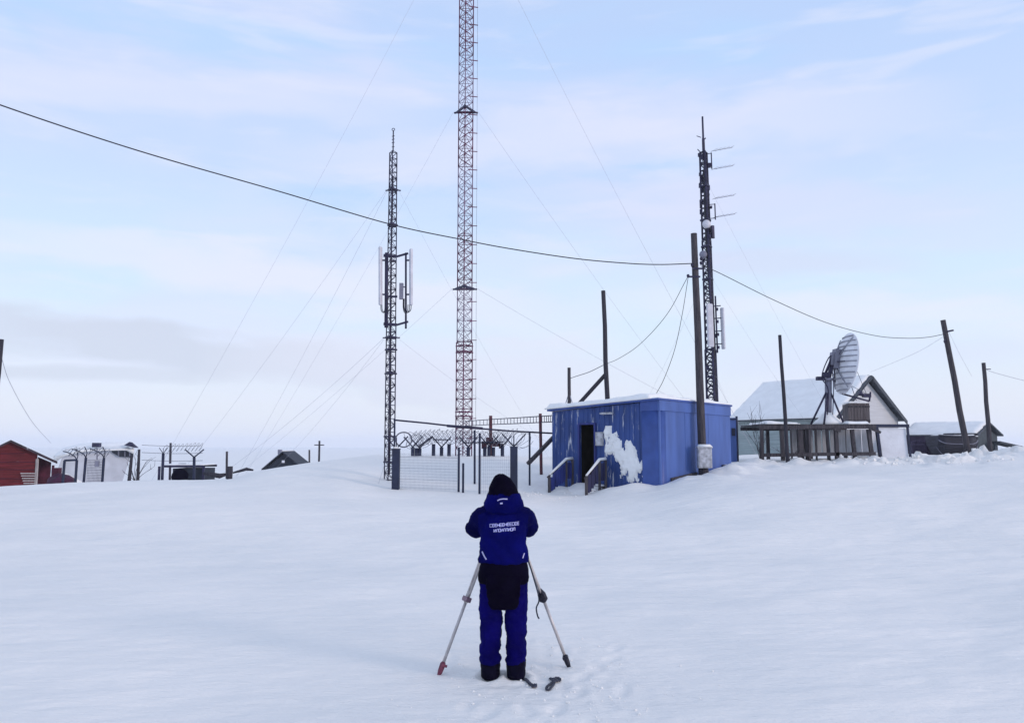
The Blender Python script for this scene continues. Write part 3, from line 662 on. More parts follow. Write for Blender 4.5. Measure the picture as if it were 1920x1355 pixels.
pole(425.5, 898, 425.5, 846, 29, .045, .04, 'thin pale stake behind a stubby post on the snow crest', 'pole_wood', name='stake')
pole(429.5, 903, 431, 874, 27.5, .10, .10, 'stubby thick post sunk in the snow crest', 'pole_dark', name='post')
pole(319, 872, 320, 830, 40, .065, .055, 'far thin post rising behind the low dark trailer', 'pole_dark', name='post', sink=2)

def cable(pts, r, label, group='overhead cables', m='dark_cable', n=14):
    mb = MB(); mb.tube(spline(pts, n), r, 5, cap=False); o = mb.build('overhead_cable', m); return tag(o, label, 'cable', group)
cable([at(-620,-90,12.5), at(-200,120,15.3), at(0,197,16.8), at(260,283,18.8), at(520,358,20.6), at(730,420,21.9), at(870,450,22.6), at(960,467,23.0), at(1080,485,23.5), at(1180,494,23.9), at(1240,496,24.2), at(1300,494,24.5)], .0165, 'thick black cable sweeping down across the sky to the thick meter box pole')
cable([at(1314,499,24.5), at(1345,510,24.9), at(1450,562,26.6), at(1550,605,28.4), at(1640,629,30.3), at(1700,634,31.6), at(1740,632,32.5), at(1771,626,32.9)], .012, 'sagging cable between the thick pole and the heavily leaning pole')
cable([at(1289,520,24.5), at(1250,590,26), at(1200,645,28.5), at(1160,672,30.5), at(1136,682,31.8)], .0095, 'slack cable looping from the thick pole to the strutted dark pole')
cable([at(1132,684,32), at(1105,697,33), at(1081,705,34), at(1069,709,34.9)], .014, 'short cable hanging between the strutted pole and the pole stub')
cable([at(1290,522,24.5), at(1279,590,24.6), at(1265,655,24.6), at(1245,710,24.7), at(1228,742,24.8)], .009, 'slack cable dropping from the thick pole onto the shed roof')
cable([at(1771,630,32.9), at(1720,660,36), at(1650,690,40), at(1632,697,43)], .006, 'thin cable running from the leaning pole to the gabled house', m='wire')
cable([at(1779,622,33), at(1800,665,35), at(1822,705,37)], .005, 'thin loose wire trailing off the leaning pole', m='wire')
cable([at(1846,691,42), at(1870,700,42), at(1960,722,42), at(2100,745,42)], .012, 'cable leaving the picture from the pole at the barn gable', m='wire')
cable([at(2,668,23), at(20,720,26), at(60,790,32), at(95,830,40)], .009, 'drooping cable from the cut pole towards the snow covered house', m='wire')

# ------------------------------------------------------------------ pipe and cable bridge
pl = [at(738,787,26.6), at(800,793,26.6), at(860,800,26.6), at(960,808,26.6), at(1036,812,26.8)]
o = thing('cable_pipe', V((pl[2].x, pl[2].y, gz(pl[2].x, pl[2].y))), 'dark sloping pipe on thin posts running from the panel antenna mast to the shed', 'pipe')
mb = MB(); mb.tube(pl, .028, 8); mb.tube([at(838,798,26.55), at(905,803,26.55)], .045, 8); mb.build('pipe', 'dark_steel', o)
def support(px, py0, py1, Y, r, parent, m='post_navy', lean=0):
    b0 = at(px+lean, py1, Y); g0 = gz(b0.x, Y); mb = MB(); mb.tube([V((b0.x, Y, min(g0, b0.z)-.2)), at(px, py0, Y)], r, 8); mb.build('support_post', m, parent)
support(890, 806, 915, 26.4, .035, o); support(993, 811, 908, 26.4, .032, o); support(740, 787, 850, 26.6, .03, o)
o = thing('cable_ladder', V((at(1013,780,29).x, 29, gz(at(1013,780,29).x, 29))), 'ladder type cable bridge on reddish posts between the tall mast and the shed', 'cable bridge')
mb = MB()
la = [at(868,790,39), at(920,786,34.5), at(970,783,31), at(1016,780,28.6), at(1046,778,27.2)]; lb = [p-V((0,0,.22)) for p in la]
la = spline(la, 8); lb = spline(lb, 8); mb.tube(la, .018, 5); mb.tube(lb, .018, 5)
for i in range(0, len(la), 1): mb.tube([la[i], lb[i]], .012, 4)
mb.build('ladder_tray', 'dark_steel', o)
support(920, 779, 852, 34.4, .07, o, 'rust'); support(1013, 775, 884, 28.8, .055, o, 'rust', 2)
o = thing('timber_prop', on(992,27), 'dark slanting timber leaning on the far corner of the blue shed', 'beam')
mb = MB(); mb.beam(at(990,869,26.3), at(1044,813,27.0), .13, .1); mb.build('timber', 'plank', o)

# ------------------------------------------------------------------ security fence round the mast
def ybracket(c, h=.36, w=.34, m='post_navy', parent=None, third=True, r=.022):
    mb = MB(); c = V(c); mb.tube([c, c+V((-w,0,h))], r, 6); mb.tube([c, c+V((w,0,h))], r, 6)
    if third: mb.tube([c-V((0,0,.05)), c+V((.0,0,h*.9))], r*.8, 6)
    return mb.build('bracket', m, parent)
def coil(pts, rad, turns, parent, r=.008, seed=1, tilt=.75):
    pts = [V(p) for p in pts]; mb = MB(); out = []; n = int(turns*12); rnd = random.Random(seed)
    tot = len(pts)-1; rr = rad
    for i in range(n+1):
        t = i/n*tot; k = min(int(t), tot-1); p = pts[k].lerp(pts[k+1], t-k); d = (pts[k+1]-pts[k]).normalized(); x = d.cross(UP).normalized()
        if i % 12 == 0: rr = rad*rnd.uniform(.8,1.12)
        ang = 2*math.pi*i/12; out.append(p + x*rr*math.cos(ang) + UP*rr*math.sin(ang) + d*rr*tilt*math.sin(ang+.4))
    mb.tube(out, r, 4, cap=False); return mb.build('barbed_coil', 'coil', parent)
fl = thing('security_fence', on(850, 24.8), 'wire mesh fence with stout dark end posts and coiled barbed wire before the tall mast', 'fence', 'barbed wire fences')
P0 = at(743, 922, 25.0); P1 = at(963.5, 930, 24.3)
for (px, py0, py1, Y) in ((743, 842, 924, 25.0), (963.5, 838, 932, 24.3)):
    t0 = at(px, py0, Y); g0 = gz(t0.x, Y); mb = MB(); mb.box((t0.x, Y, (t0.z+g0-.4)/2), (.225,.225,t0.z-g0+.4)); mb.box((t0.x,Y,t0.z+.012), (.25,.25,.024)); q = mb.build('end_post', 'post_navy', fl)
    ybracket(t0+V((0,0,.02)), .38, .36, 'post_navy', q)
    if px < 800: mb = MB(); mb.box((t0.x, Y, t0.z+.05), (.12,.12,.06)); mb.build('post_snow', 'snow', q)
for (px, py0, py1, Y) in ((860.5, 838, 931, 24.75), (868.5, 868, 934, 24.5), (899.5, 812, 936, 24.2)):
    t0 = at(px, py0, Y); g0 = gz(t0.x, Y); mb = MB(); mb.tube([V((t0.x,Y,g0-.3)), t0], .034, 8); mb.build('gate_post', 'post_navy', fl)
mb = MB(); A = at(749, 848, 25.0); B = at(858, 850, 24.75); gA = gz(A.x, A.y)-.05; gB = gz(B.x, B.y)-.05
rn = random.Random(4)
for i in range(46):
    t = i/45; p = A.lerp(B, t); zb = gA+(gB-gA)*t; mb.tube([V((p.x,p.y,zb)), p], .0019, 4, cap=False)
for i in range(14):
    t = (i+.4)/14; mb.tube([V((A.x,A.y,gA+(A.z-gA)*t)), V((B.x,B.y,gB+(B.z-gB)*t))], .0024 if i % 4 else .0045, 4, cap=False)
mb.build('wire_mesh', 'mesh_wire', fl)
mb = MB(); A2 = at(903, 852, 24.2); B2 = at(957, 852, 24.25); gA2 = gz(A2.x,A2.y)-.05
for i in range(16): p = A2.lerp(B2, i/15); mb.tube([V((p.x,p.y,gA2)), p], .0018, 4, cap=False)
for i in range(12): t = (i+.4)/12; mb.tube([V((A2.x,A2.y,gA2+(A2.z-gA2)*t)), V((B2.x,B2.y,gA2+(B2.z-gA2)*t))], .002, 4, cap=False)
mb.build('wire_mesh', 'mesh_wire', fl)
c0 = at(757, 824, 25.0)
mb = MB(); mb.tube([c0+V((.25*math.cos(t), .04*math.sin(2*t), .23*math.sin(t))) for t in np.linspace(0, 2*math.pi, 30)], .02, 6); mb.build('barbed_coil', 'coil', fl)
coil([at(772,828,25.0), at(800,826,25.6)], .2, 5, fl, .006, 2)
coil([at(925,822,24.6), at(962,820,24.4), at(985,826,25.2)], .27, 9, fl, .0055, 3)
# rear side of the compound, posts just clearing the drift
fr = thing('security_fence', on(850, 33.6), 'snowed-under rear fence whose stubby post tops and barbed coils clear the drift', 'fence', 'barbed wire fences')
for px, pt, yb in ((774,838,1),(781,840,0),(787,840,1),(813,832,0),(828,838,1),(842,832,0),(878,838,1),(909,838,0),(917,836,1),(925,838,0),(942,836,1)):
    Y = 33.4; t0 = at(px, pt, Y); g0 = gz(t0.x, Y); mb = MB(); mb.tube([V((t0.x,Y,g0-.3)), t0], .075, 8); q = mb.build('end_post', 'post_navy', fr)
    if yb: ybracket(t0, .42, .38, 'post_navy', q, False, .03)
mb = MB(); mb.tube([at(784,838,33.3), at(812,818,33.3)], .05, 6); mb.tube([at(812,824,33.3), at(845,824,33.3)], .03, 6); mb.tube([at(872,830,33.3), at(944,828,33.3)], .028, 6); mb.build('rail', 'post_navy', fr)
coil([at(768,822,33.3), at(830,818,33.4), at(890,820,33.4), at(950,820,33.4)], .30, 22, fr, .008, 5, .9)
coil([at(768,823,33.3), at(830,819,33.4), at(890,821,33.4), at(950,821,33.4)], .28, 21, fr, .008, 6, -.9)
for jx, jy, jw, jh in ((908,834,.22,.3),(918,826,.3,.28),(931,832,.34,.22),(940,836,.2,.2)):
    mb = MB(); mb.box(at(jx,jy,33.5), (jw,.22,jh)); mb.build('junction_box', 'rust_dark', fr)

# ------------------------------------------------------------------ house behind the dish
HC = at(1567, 780, 43.8); ZE = HC.z; hb = HC.xy
d = V((-math.sin(R(38)),math.cos(R(38)),0)); p = V((math.cos(R(38)),math.sin(R(38)),0))
LH = 6.6; HW = 3.45; ZR = at(1630, 704, 45.9).z-.16
ho = thing('house', V((HC.x, HC.y, 1.5)), 'gabled house with grey green siding, white gable and snow covered roof behind the dish', 'house')
def hp(s, v, z): q = V((HC.x, HC.y, 0)) + d*s + p*v; return V((q.x, q.y, z))
mb = MB(); mb.add([hp(0,0,.6), hp(LH,0,.6), hp(LH,0,ZE), hp(0,0,ZE), hp(0,.2,.6), hp(LH,.2,.6), hp(LH,.2,ZE), hp(0,.2,ZE)], [(0,1,2,3),(4,7,6,5),(0,4,5,1),(1,5,6,2),(2,6,7,3),(3,7,4,0)]); mb.build('front_wall', 'house_green', ho)
mb = MB(); mb.prism([hp(0,.203,.6), hp(0,2*HW,.6), hp(0,2*HW,ZE), hp(0,HW,ZR-.12), hp(0,.203,ZE)], d*.2); mb.build('gable_wall', 'house_white', ho)
mb = MB(); mb.prism([hp(LH,.203,.6), hp(LH,2*HW,.6), hp(LH,2*HW,ZE), hp(LH,HW,ZR-.12), hp(LH,.203,ZE)], d*-.2); mb.box(hp(LH/2,2*HW-.1,(ZE+.6)/2), (LH-.44,.2,ZE-.6), (d,p,UP)); mb.build('rear_wall', 'house_white', ho)
sl = (ZR-ZE)/HW; ov = .32
mb = MB()
for (v0, v1) in ((-ov, HW), (2*HW+ov, HW)):
    z0 = ZE-sl*ov+.06; q = [hp(-.35,v0,z0), hp(LH+.3,v0,z0), hp(LH+.3,v1,ZR+.06), hp(-.35,v1,ZR+.06)]
    mb.add([x for x in q]+[x+UP*.10 for x in q], [(0,1,2,3),(4,7,6,5),(0,4,5,1),(1,5,6,2),(2,6,7,3),(3,7,4,0)])
rf = mb.build('roof', 'house_trim', ho)
for (v0, v1, sd) in ((-ov-.05, HW+.02, 1.0), (2*HW+ov+.05, HW-.02, 4.0)):
    z0 = ZE-sl*(ov+.05)+.165; snow_slab(hp(-.2,v0,z0), hp(LH+.32,v0,z0), hp(LH+.32,v1,ZR+.165), hp(-.2,v1,ZR+.165), .14, 40, 24, sd, .06, .25).build('roof_snow', 'snow', rf)
mb = MB()
mb.prism([hp(-.36,2*HW+ov,ZE-sl*ov-.14), hp(-.36,HW,ZR-.15), hp(-.36,HW,ZR+.10), hp(-.36,2*HW+ov,ZE-sl*ov+.09)], d*-.06)
mb.build('barge_board', 'house_trim', ho)
mb = MB(); mb.prism([hp(-.36,-ov,ZE-sl*ov+.03), hp(-.36,HW-.01,ZR+.03), hp(-.36,HW-.01,ZR+.075), hp(-.36,-ov,ZE-sl*ov+.075)], d*-.05); mb.build('barge_board', 'house_trim', ho)
# pipe and blue sheet fence between shed and house
o = thing('sheet_fence', on(1377, 32), 'short blue sheet fence with a thin dark post beside the shed', 'fence')
mb = MB(); a0 = at(1366,783,31.5); a1 = at(1380,783,31.5); gq = gz(a0.x, 31.5)-.3
mb.box(((a0.x+a1.x)/2, 31.5, (gq+a0.z-.0)/2), (a1.x-a0.x, .04, a0.z-gq)); mb.build('sheet', 'shed_blue_lit', o)
mb = MB(); q = at(1381,780,31.5); mb.tube([V((q.x,31.5,gq)), q], .045, 8); mb.box((q.x-.3,31.45,q.z-.12), (.5,.03,.06)); mb.box((q.x-.15,31.45,q.z-.62), (.14,.03,.3)); mb.build('post', 'post_navy', o)

# ------------------------------------------------------------------ dish platform
YP = 30.0; pdx = V((1,.05,0)).normalized()
px0, px1 = 1428, 1636
pf = thing('platform', on(1530, YP+1), 'weathered timber platform on posts carrying the satellite dish', 'platform')
zD = at(1530, 797, YP).z; x0 = at(px0,800,YP).x; x1 = at(px1,800,YP).x; DP = 2.6
mb = MB()
nb = 22
for i in range(nb): mb.box(((x0+x1)/2, YP+.06+(i+.5)*DP/nb, zD+.02+random.uniform(-.008,.008)), (x1-x0+.05, DP/nb*.92, .045))
mb.build('deck', 'plank', pf)
mb = MB(); mb.beam((x0-.1,YP,zD-.07), (x1+.12,YP,zD-.05), .1, .15); mb.build('top_beam', 'plank', pf); mb = MB(); mb.beam((x0-.05,YP+DP,zD-.08), (x1+.1,YP+DP,zD-.08), .1, .14); mb.build('top_beam', 'plank', pf)
mb = MB(); mb.beam((at(1430,853,YP).x,YP-.02,at(1430,853,YP).z), (x1+.05,YP-.02,at(1636,850,YP).z), .09, .13); mb.build('lower_rail', 'plank', pf)
def ppost(pxt, pxb, pyb, Y, wd, m='plank', top=None):
    a0 = at(pxb, pyb, Y); t0 = at(pxt, 799, Y); t0.z = (top or zD-.15); g0 = gz(a0.x, a0.y); mb = MB(); mb.beam(V((a0.x,Y,min(a0.z,g0)-(.25 if pyb > 860 else 0))), t0, wd, wd, V((0,1,0))); mb.build('post', m, pf)
for args in ((1428,1429,872,YP,.12),(1517,1518,870,YP,.085),(1567,1570,868,YP,.13),(1465,1468,850,YP+.12,.13),(1482,1485,851,YP+.12,.05),(1499,1501,851,YP+.12,.18),(1511,1515,851,YP+.12,.15),(1529,1531,850,YP+.12,.06),(1550,1554,850,YP+.12,.10),(1597,1603,850,YP+.1,.12),(1628,1635,850,YP+.05,.13),(1507,1507,870,YP+.6,.04)): ppost(*args)
for pxb in (1440, 1520, 1585, 1632):
    a0 = at(pxb, 840, YP+DP); g0 = gz(a0.x, YP+DP); mb = MB(); mb.beam(V((a0.x,YP+DP,g0-.25)), V((a0.x,YP+DP,zD-.15)), .12, .12, V((0,1,0))); mb.build('post', 'plank', pf)
mb = MB(); mb.beam((x1-.15,YP-.05,zD-.1), (x1+.25,YP-.1,zD-.27), .07, .09); mb.build('loose_board', 'plank', pf); mb = MB(); mb.beam((at(1560,800,YP).x,YP-.08,zD-.14), (at(1574,806,YP).x,YP-.08,zD-.22), .06, .08); mb.build('loose_board', 'plank', pf)
for (a, b_, sd) in ((1436,1500,2.2),(1590,1632,7.7)):
    snow_slab((at(a,800,YP).x,YP-.02,zD+.045), (at(b_,800,YP).x,YP-.02,zD+.045), (at(b_,800,YP).x,YP+DP*.9,zD+.045), (at(a,800,YP).x,YP+DP*.9,zD+.045), .10, 20, 14, sd, .05, .6).build('deck_snow', 'snow', pf)

mb = MB()
for k in range(10):
    xa = at(1482,800,YP+1).x + k*.31; mb.box((xa+.14, YP+1.1, zD-.62+random.uniform(-.03,.03)), (.27,.03,.98))
mb.build('infill_panel', 'pale_boards', pf)
# dish on its mount
yd = YP+.9; dc = at(1583, 681, yd)
dish = thing('satellite_dish', V((at(1552,795,yd).x, yd, zD+.045)), 'large pale tilted satellite dish with a feed arm on the timber platform', 'satellite dish')
ax = V((.985,.02,-.15)).normalized(); ux = ax.cross(UP).normalized(); uz = ux.cross(ax).normalized()
RD = 1.13
def dpnt(r, a, off=0.0): return dc + (ux*math.cos(a)*.97 + uz*math.sin(a)*1.05)*r + ax*(.30*(r/RD)**2 - .22 + off)
mb = MB(); na = 40; rr = [0.02,.2,.4,.6,.8,.95,1.06,RD]
fr_ = [[dpnt(r_, 2*math.pi*k/na) for k in range(na)] for r_ in rr]; bk = [[dpnt(r_, 2*math.pi*k/na, -.03) for k in range(na)] for r_ in rr]
mb.loft(bk, True, False); mb.loft(fr_, True, False)
mb.loft([bk[-1], [q+(q-dc).normalized()*.02 for q in bk[-1]], [q+(q-dc).normalized()*.02 for q in fr_[-1]], fr_[-1]], True, False)
refl = mb.build('reflector', 'dish', dish)
mb = MB()
for k in range(-5, 6):
    hh = k*.2; w = math.sqrt(max(0, RD**2-hh**2))
    pts = []
    for t in np.linspace(-.97, .97, 13):
        r_ = math.hypot(w*t, hh); pts.append(dpnt(r_, math.atan2(hh, w*t+1e-9), -.055))
    mb.tube(pts, .022, 5)
for a in (R(58), R(122), R(238), R(302)): mb.tube([dpnt(r_, a, -.07) for r_ in (.1,.4,.7,1.0,1.1)], .02, 5)
mb.build('rib', 'dish_rib', refl)
hub = dc - ax*.42
mb = MB(); mb.box(dc - ax*.34 + uz*.12, (.22,.34,.75), (ax,ux,uz)); mb.box(dc-ax*.5+uz*.1, (.12,.2,.5), (ax,ux,uz)); mb.build('hub_box', 'antenna_dark', dish)
ct = at(1553, 712, yd); cb = at(1553, 792, yd); cb.z = zD+.05
mb = MB(); mb.tube([cb, ct], .13, 12); mb.tube([ct+V((0,0,-.02)), ct+V((0,0,.06))], .2, 12); mb.build('column', 'antenna_dark', dish)
mb = MB(); mb.beam(ct, dc-ax*.45+uz*.05, .16, .12); mb.beam(ct+V((-.2,0,.0)), dc-ax*.4+uz*.45, .06, .06); mb.box(ct+V((-.32,-.05,.05)), (.3,.2,.14)); mb.box(ct+V((-.12,-.1,.18)), (.25,.2,.2)); mb.tube([ct+V((-.15,-.05,.2)), ct+V((.1,-.05,.75)), dc-ax*.5+uz*.35], .04, 7)
mb.build('actuator', 'dark_steel', dish)
mb = MB()                                                         # back struts and loose cables
for a_, r_ in ((R(60),.75),(R(120),.75),(R(240),.8),(R(300),.8),(R(0),.6),(R(180),.6)): mb.tube([hub, dpnt(r_, a_, -.05)], .022, 5)
mb.tube(spline([hub+uz*.3, hub+V((-.25,-.1,.1)), ct+V((-.3,-.15,.1)), ct+V((-.1,-.2,-.4)), cb+V((-.1,-.16,.2))], 6), .022, 5)
mb.tube(spline([hub-uz*.1, hub+V((-.15,-.2,-.3)), ct+V((.12,-.2,-.2)), cb+V((.12,-.15,.3))], 6), .018, 5)
mb.build('back_strut', 'dark_steel', dish)
fz = zD+.06
for q in ((-.85,-.3),(-.45,-.55),(.35,-.45),(.2,.6)): MB().tube([ct+V((0,0,-.3)), V((ct.x+q[0], yd+q[1], fz))], .038, 6).build('mount_leg', 'dark_steel', dish)
lo_ = dpnt(RD, R(-90), -.04); fd = at(1630, 752, yd-.1)
mb = MB(); mb.tube([lo_, fd], .035, 7); mb.tube([fd, fd+V((.06,0,.36))], .035, 7); mb.box(fd+V((-.1,0,.22)), (.3,.16,.14)); mb.tube([fd+V((-.25,0,.25)), fd+V((-.38,0,.32))], [.06,.11], 10); 
fd2 = fd+V((-.1,0,.28)); mb.tube([dpnt(RD,R(-20)), fd2], .009, 4); mb.tube([dpnt(RD,R(200)), fd2], .009, 4); mb.tube([dpnt(RD*.95,R(-50)), fd+V((-.5,0,.03))], .012, 4); mb.build('feed_arm', 'dark_steel', dish)
hp_ = MB(); rings = []
for k, (r_, z_) in enumerate(((.62,0),(.5,.12),(.34,.26),(.2,.42),(.12,.5))): rings.append([cb + V((r_*math.cos(t)*(1+.15*noise.noise(V((t,k,3)))), r_*.8*math.sin(t), z_)) for t in np.linspace(0, 2*math.pi, 17)[:-1]])
hp_.loft(rings); hp_.build('mount_snow', 'snow', dish)
# crate on the platform
o = thing('crate', V((at(1606,790,YP+1.5).x, YP+1.5, zD+.045)), 'upright grey brown board crate on the platform under the dish feed', 'crate')
cx_ = at(1605,790,YP+1.5).x; mb = MB(); zc = at(1605,757,YP+1.5).z
for i in range(7): mb.box((cx_-.36+i*.12, YP+1.2, (zD+.06+zc)/2+random.uniform(-.01,.02)), (.108,.03,zc-zD-.06))
mb.box((cx_, YP+1.5, (zD+.06+zc)/2), (.8,.54,zc-zD-.1)); mb.build('boards', 'plank_grey', o)
mb = MB(); mb.box((cx_, YP+1.18, zD+.2), (.84,.03,.09)); mb.box((cx_, YP+1.18, zc-.12), (.84,.03,.08)); mb.build('batten', 'plank', o)
snow_slab((cx_-.4,YP+1.2,zc+.01),(cx_+.4,YP+1.2,zc+.01),(cx_+.4,YP+1.8,zc+.01),(cx_-.4,YP+1.8,zc+.01),.07,10,8,1.7,.02,.5).build('crate_snow','snow',o)
# dead bush on the corner of the platform
def bush(base, h, n, sd, label, cat='bush', spread=.5, r=.01):
    rnd = random.Random(sd); mb = MB(); base = V(base)
    o = thing('bare_bush', base, label, cat)
    for i in range(n):
        a = rnd.uniform(0, 6.28); dr = V((math.cos(a)*spread*rnd.uniform(.2,1), math.sin(a)*spread*rnd.uniform(.2,1), 1)).normalized()
        L_ = h*rnd.uniform(.5,1); pts = [base - V((0,0,.1))]; q = base.copy()
        for k in range(5):
            dr = (dr + V((rnd.uniform(-.3,.3), rnd.uniform(-.3,.3), rnd.uniform(-.1,.1)))).normalized(); q = q + dr*L_/5; pts.append(q.copy())
            if k > 1: e = (dr+V((rnd.uniform(-.8,.8), rnd.uniform(-.8,.8), rnd.uniform(-.2,.4)))).normalized()*L_*.25; mb.tube([q, q+e], [r*.6, r*.3], 4, cap=False)
        mb.tube(pts, [r*(1-.12*k) for k in range(6)], 4)
    mb.build('branches', 'bark', o); return o
q = at(1424, 800, YP-.1); q.z = gz(q.x, YP-.1)
bush(q, 1.85, 9, 5, 'leafless bush with frosted twigs at the end of the timber platform', spread=.22, r=.011)
q = at(1478, 852, YP-.3); q.z = gz(q.x, q.y); bush(q, .75, 9, 9, 'small bare shrub under the front rail of the platform', spread=.8)
# white gate panel
o = thing('panel_gate', on(1678, YP+.4), 'white sheeted gate panel in a dark frame next to the platform', 'gate')
ga, gb = at(1643,798,YP+.4), at(1701,798,YP+.4)
ba = V((at(1652,858,YP+.4).x, YP+.4, gz(at(1652,858,YP+.4).x, YP+.4)-.2)); bb = V((at(1708,864,YP+.4).x, YP+.4, gz(at(1708,864,YP+.4).x, YP+.4)-.2))
mb = MB(); mb.beam(ga+V((-.2,0,0)), gb+V((.06,0,0)), .1, .12); mb.beam(ga, ba, .1, .12, V((0,1,0))); mb.beam(gb, bb, .07, .07, V((0,1,0))); mb.build('frame', 'post_navy', o)
mb = MB(); mb.add([ga+V((.07,.03,-.09)), gb+V((-.06,.03,-.09)), bb+V((-.06,.03,.1)), ba+V((.08,.03,.1))]+[x+V((0,.04,0)) for x in (ga+V((.07,.03,-.09)), gb+V((-.06,.03,-.09)), bb+V((-.06,.03,.1)), ba+V((.08,.03,.1)))], [(0,1,2,3),(4,7,6,5),(0,4,5,1),(1,5,6,2),(2,6,7,3),(3,7,4,0)]); mb.build('sheet', 'sheet_white', o)

# ------------------------------------------------------------------ low barn, boat
bc = at(1828, 816, 43); ZE2 = bc.z; d2 = V((-math.sin(R(42)),math.cos(R(42)),0)); p2_ = V((math.cos(R(42)),math.sin(R(42)),0)); LB = 3.6; HB = 1.75; ZR2 = at(1850, 793, 44.2).z-.1
ba_ = thing('barn', V((bc.x, bc.y, 1.5)), 'low dark boarded barn under a snow covered roof at the far end of the yard', 'barn')
def b2(s, v, z): q = V((bc.x, bc.y, 0)) + d2*s + p2_*v; return V((q.x, q.y, z))
mb = MB(); mb.box(b2(LB/2, .08, (ZE2+.5)/2), (LB, .16, ZE2-.5), (d2,p2_,UP)); mb.build('front_wall', 'barn_wall', ba_)
mb = MB(); mb.prism([b2(0,.163,.5), b2(0,2*HB,.5), b2(0,2*HB,ZE2), b2(0,HB,ZR2-.08), b2(0,.163,ZE2)], d2*.16); mb.prism([b2(LB,.163,.5), b2(LB,2*HB,.5), b2(LB,2*HB,ZE2), b2(LB,HB,ZR2-.08), b2(LB,.163,ZE2)], d2*-.16); mb.build('gable_wall', 'barn_gable', ba_)
mb = MB(); sl2 = (ZR2-ZE2)/HB
for (v0, v1) in ((-.2,HB),(2*HB+.25,HB)):
    z0 = ZE2-sl2*.2+.05; q = [b2(-.25,v0,z0), b2(LB+.2,v0,z0), b2(LB+.2,v1,ZR2+.05), b2(-.25,v1,ZR2+.05)]; mb.add(q+[x+UP*.08 for x in q], [(0,1,2,3),(4,7,6,5),(0,4,5,1),(1,5,6,2),(2,6,7,3),(3,7,4,0)])
r2_ = mb.build('roof', 'house_trim', ba_)
for (v0, v1, sd) in ((-.24,HB,2.),(2*HB+.28,HB,6.)):
    z0 = ZE2-sl2*.24+.135; snow_slab(b2(-.12,v0,z0), b2(LB+.22,v0,z0), b2(LB+.22,v1,ZR2+.135), b2(-.12,v1,ZR2+.135), .12, 24, 14, sd, .05, .3).build('roof_snow', 'snow', r2_)
mb = MB(); q0 = at(1862,828,44); q1 = at(1906,838,44.5); mb.beam(q0, q1, .9, .08); mb.beam(q0+V((.1,0,-.05)), V((q0.x+.1,q0.y,1.2)), .1,.1,V((0,1,0))); mb.beam(q1+V((-.15,0,-.05)), V((q1.x-.15,q1.y,1.2)), .1,.1,V((0,1,0))); mb.build('lean_to', 'house_trim', ba_)
# boarded wing with the two shades of boards
o = thing('board_fence', on(1735, 38), 'dark purple board fence under the snowy barn roof', 'fence')
mb = MB(); A = at(1709,827,38.5); B = at(1752,827,38); gq = 1.2
for i in range(11): t = (i+.5)/11; pp = A.lerp(B, t); mb.box((pp.x,pp.y,(gq+pp.z)/2+random.uniform(-.02,.02)), (.097,.03,pp.z-gq))
mb.beam(A+V((0,-.03,-.15)), B+V((0,-.03,-.15)), .03, .08); mb.build('boards', 'barn_wall', o)
mb = MB(); A = at(1752,822,37.6); mb.box((A.x+.08,A.y,(gq+A.z)/2), (.13,.13,A.z-gq)); A = at(1760,819,37.4); mb.box((A.x,A.y,(gq+A.z)/2), (.12,.12,A.z-gq)); mb.build('post', 'plank', o)
# boat hull lying broadside
YK = 36.5
o = thing('boat', on(1800, YK), 'dark planked boat hull laid up in the snow behind the leaning pole', 'boat')
bl, br = at(1766, 818, YK), at(1852, 818, YK); L_ = br.x-bl.x; zg = bl.z; depth = 1.05; mb = MB(); secs = []
for i in range(25):
    t = i/24; x = bl.x+L_*t; beam_ = .72*min(1, .8+.2*t/.1)*min(1, ((1-t)/.3)**.6 if t > .7 else 1)+.02
    keel = depth*min(1, .62+.38*math.sin(min(1, t/.14)*math.pi/2))*(1 - max(0,(t-.7)/.3)**2*.45); sheer = .05*(2*t-1)**2
    ring = []
    for a in np.linspace(0, math.pi, 15):
        ring.append(V((x, YK+.9 - beam_*math.cos(a)*1.0, zg+sheer - keel*max(0, math.sin(a))**.75)))
    secs.append(ring)
mb.loft(secs, True, False, False); mb.add([secs[0][i] for i in range(15)], [tuple(range(15))]); mb.add([secs[-1][i] for i in range(15)], [tuple(range(15))])
hull = mb.build('hull', 'boat', o)
for fz_, nm, mm, rr_ in ((0, 'gunwale', 'boat', .05), (1, 'strake', 'antenna_dark', .022), (2, 'strake', 'boat', .025), (4, 'strake', 'antenna_dark', .014)):
    q = MB(); q.tube([s_[fz_] + V((0,-.02,0)) for s_ in secs], rr_, 6); q.build(nm, mm, hull)
mb = MB(); mb.box(((bl.x+br.x)/2+.3, YK+.9, zg+.02), (1.1,.9,.28)); mb.build('cabin', 'boat', o)
snow_slab((bl.x+.1,YK+.25,zg+.0),(br.x-.3,YK+.25,zg),(br.x-.3,YK+1.5,zg),(bl.x+.1,YK+1.5,zg),.08,16,8,4.4,.03,.5).build('boat_snow','snow',o)
mb = MB(); q = at(1826,843,YK-.5); mb.box(q, (.16,.1,.14)); mb.build('snow_clod', 'snow', o)

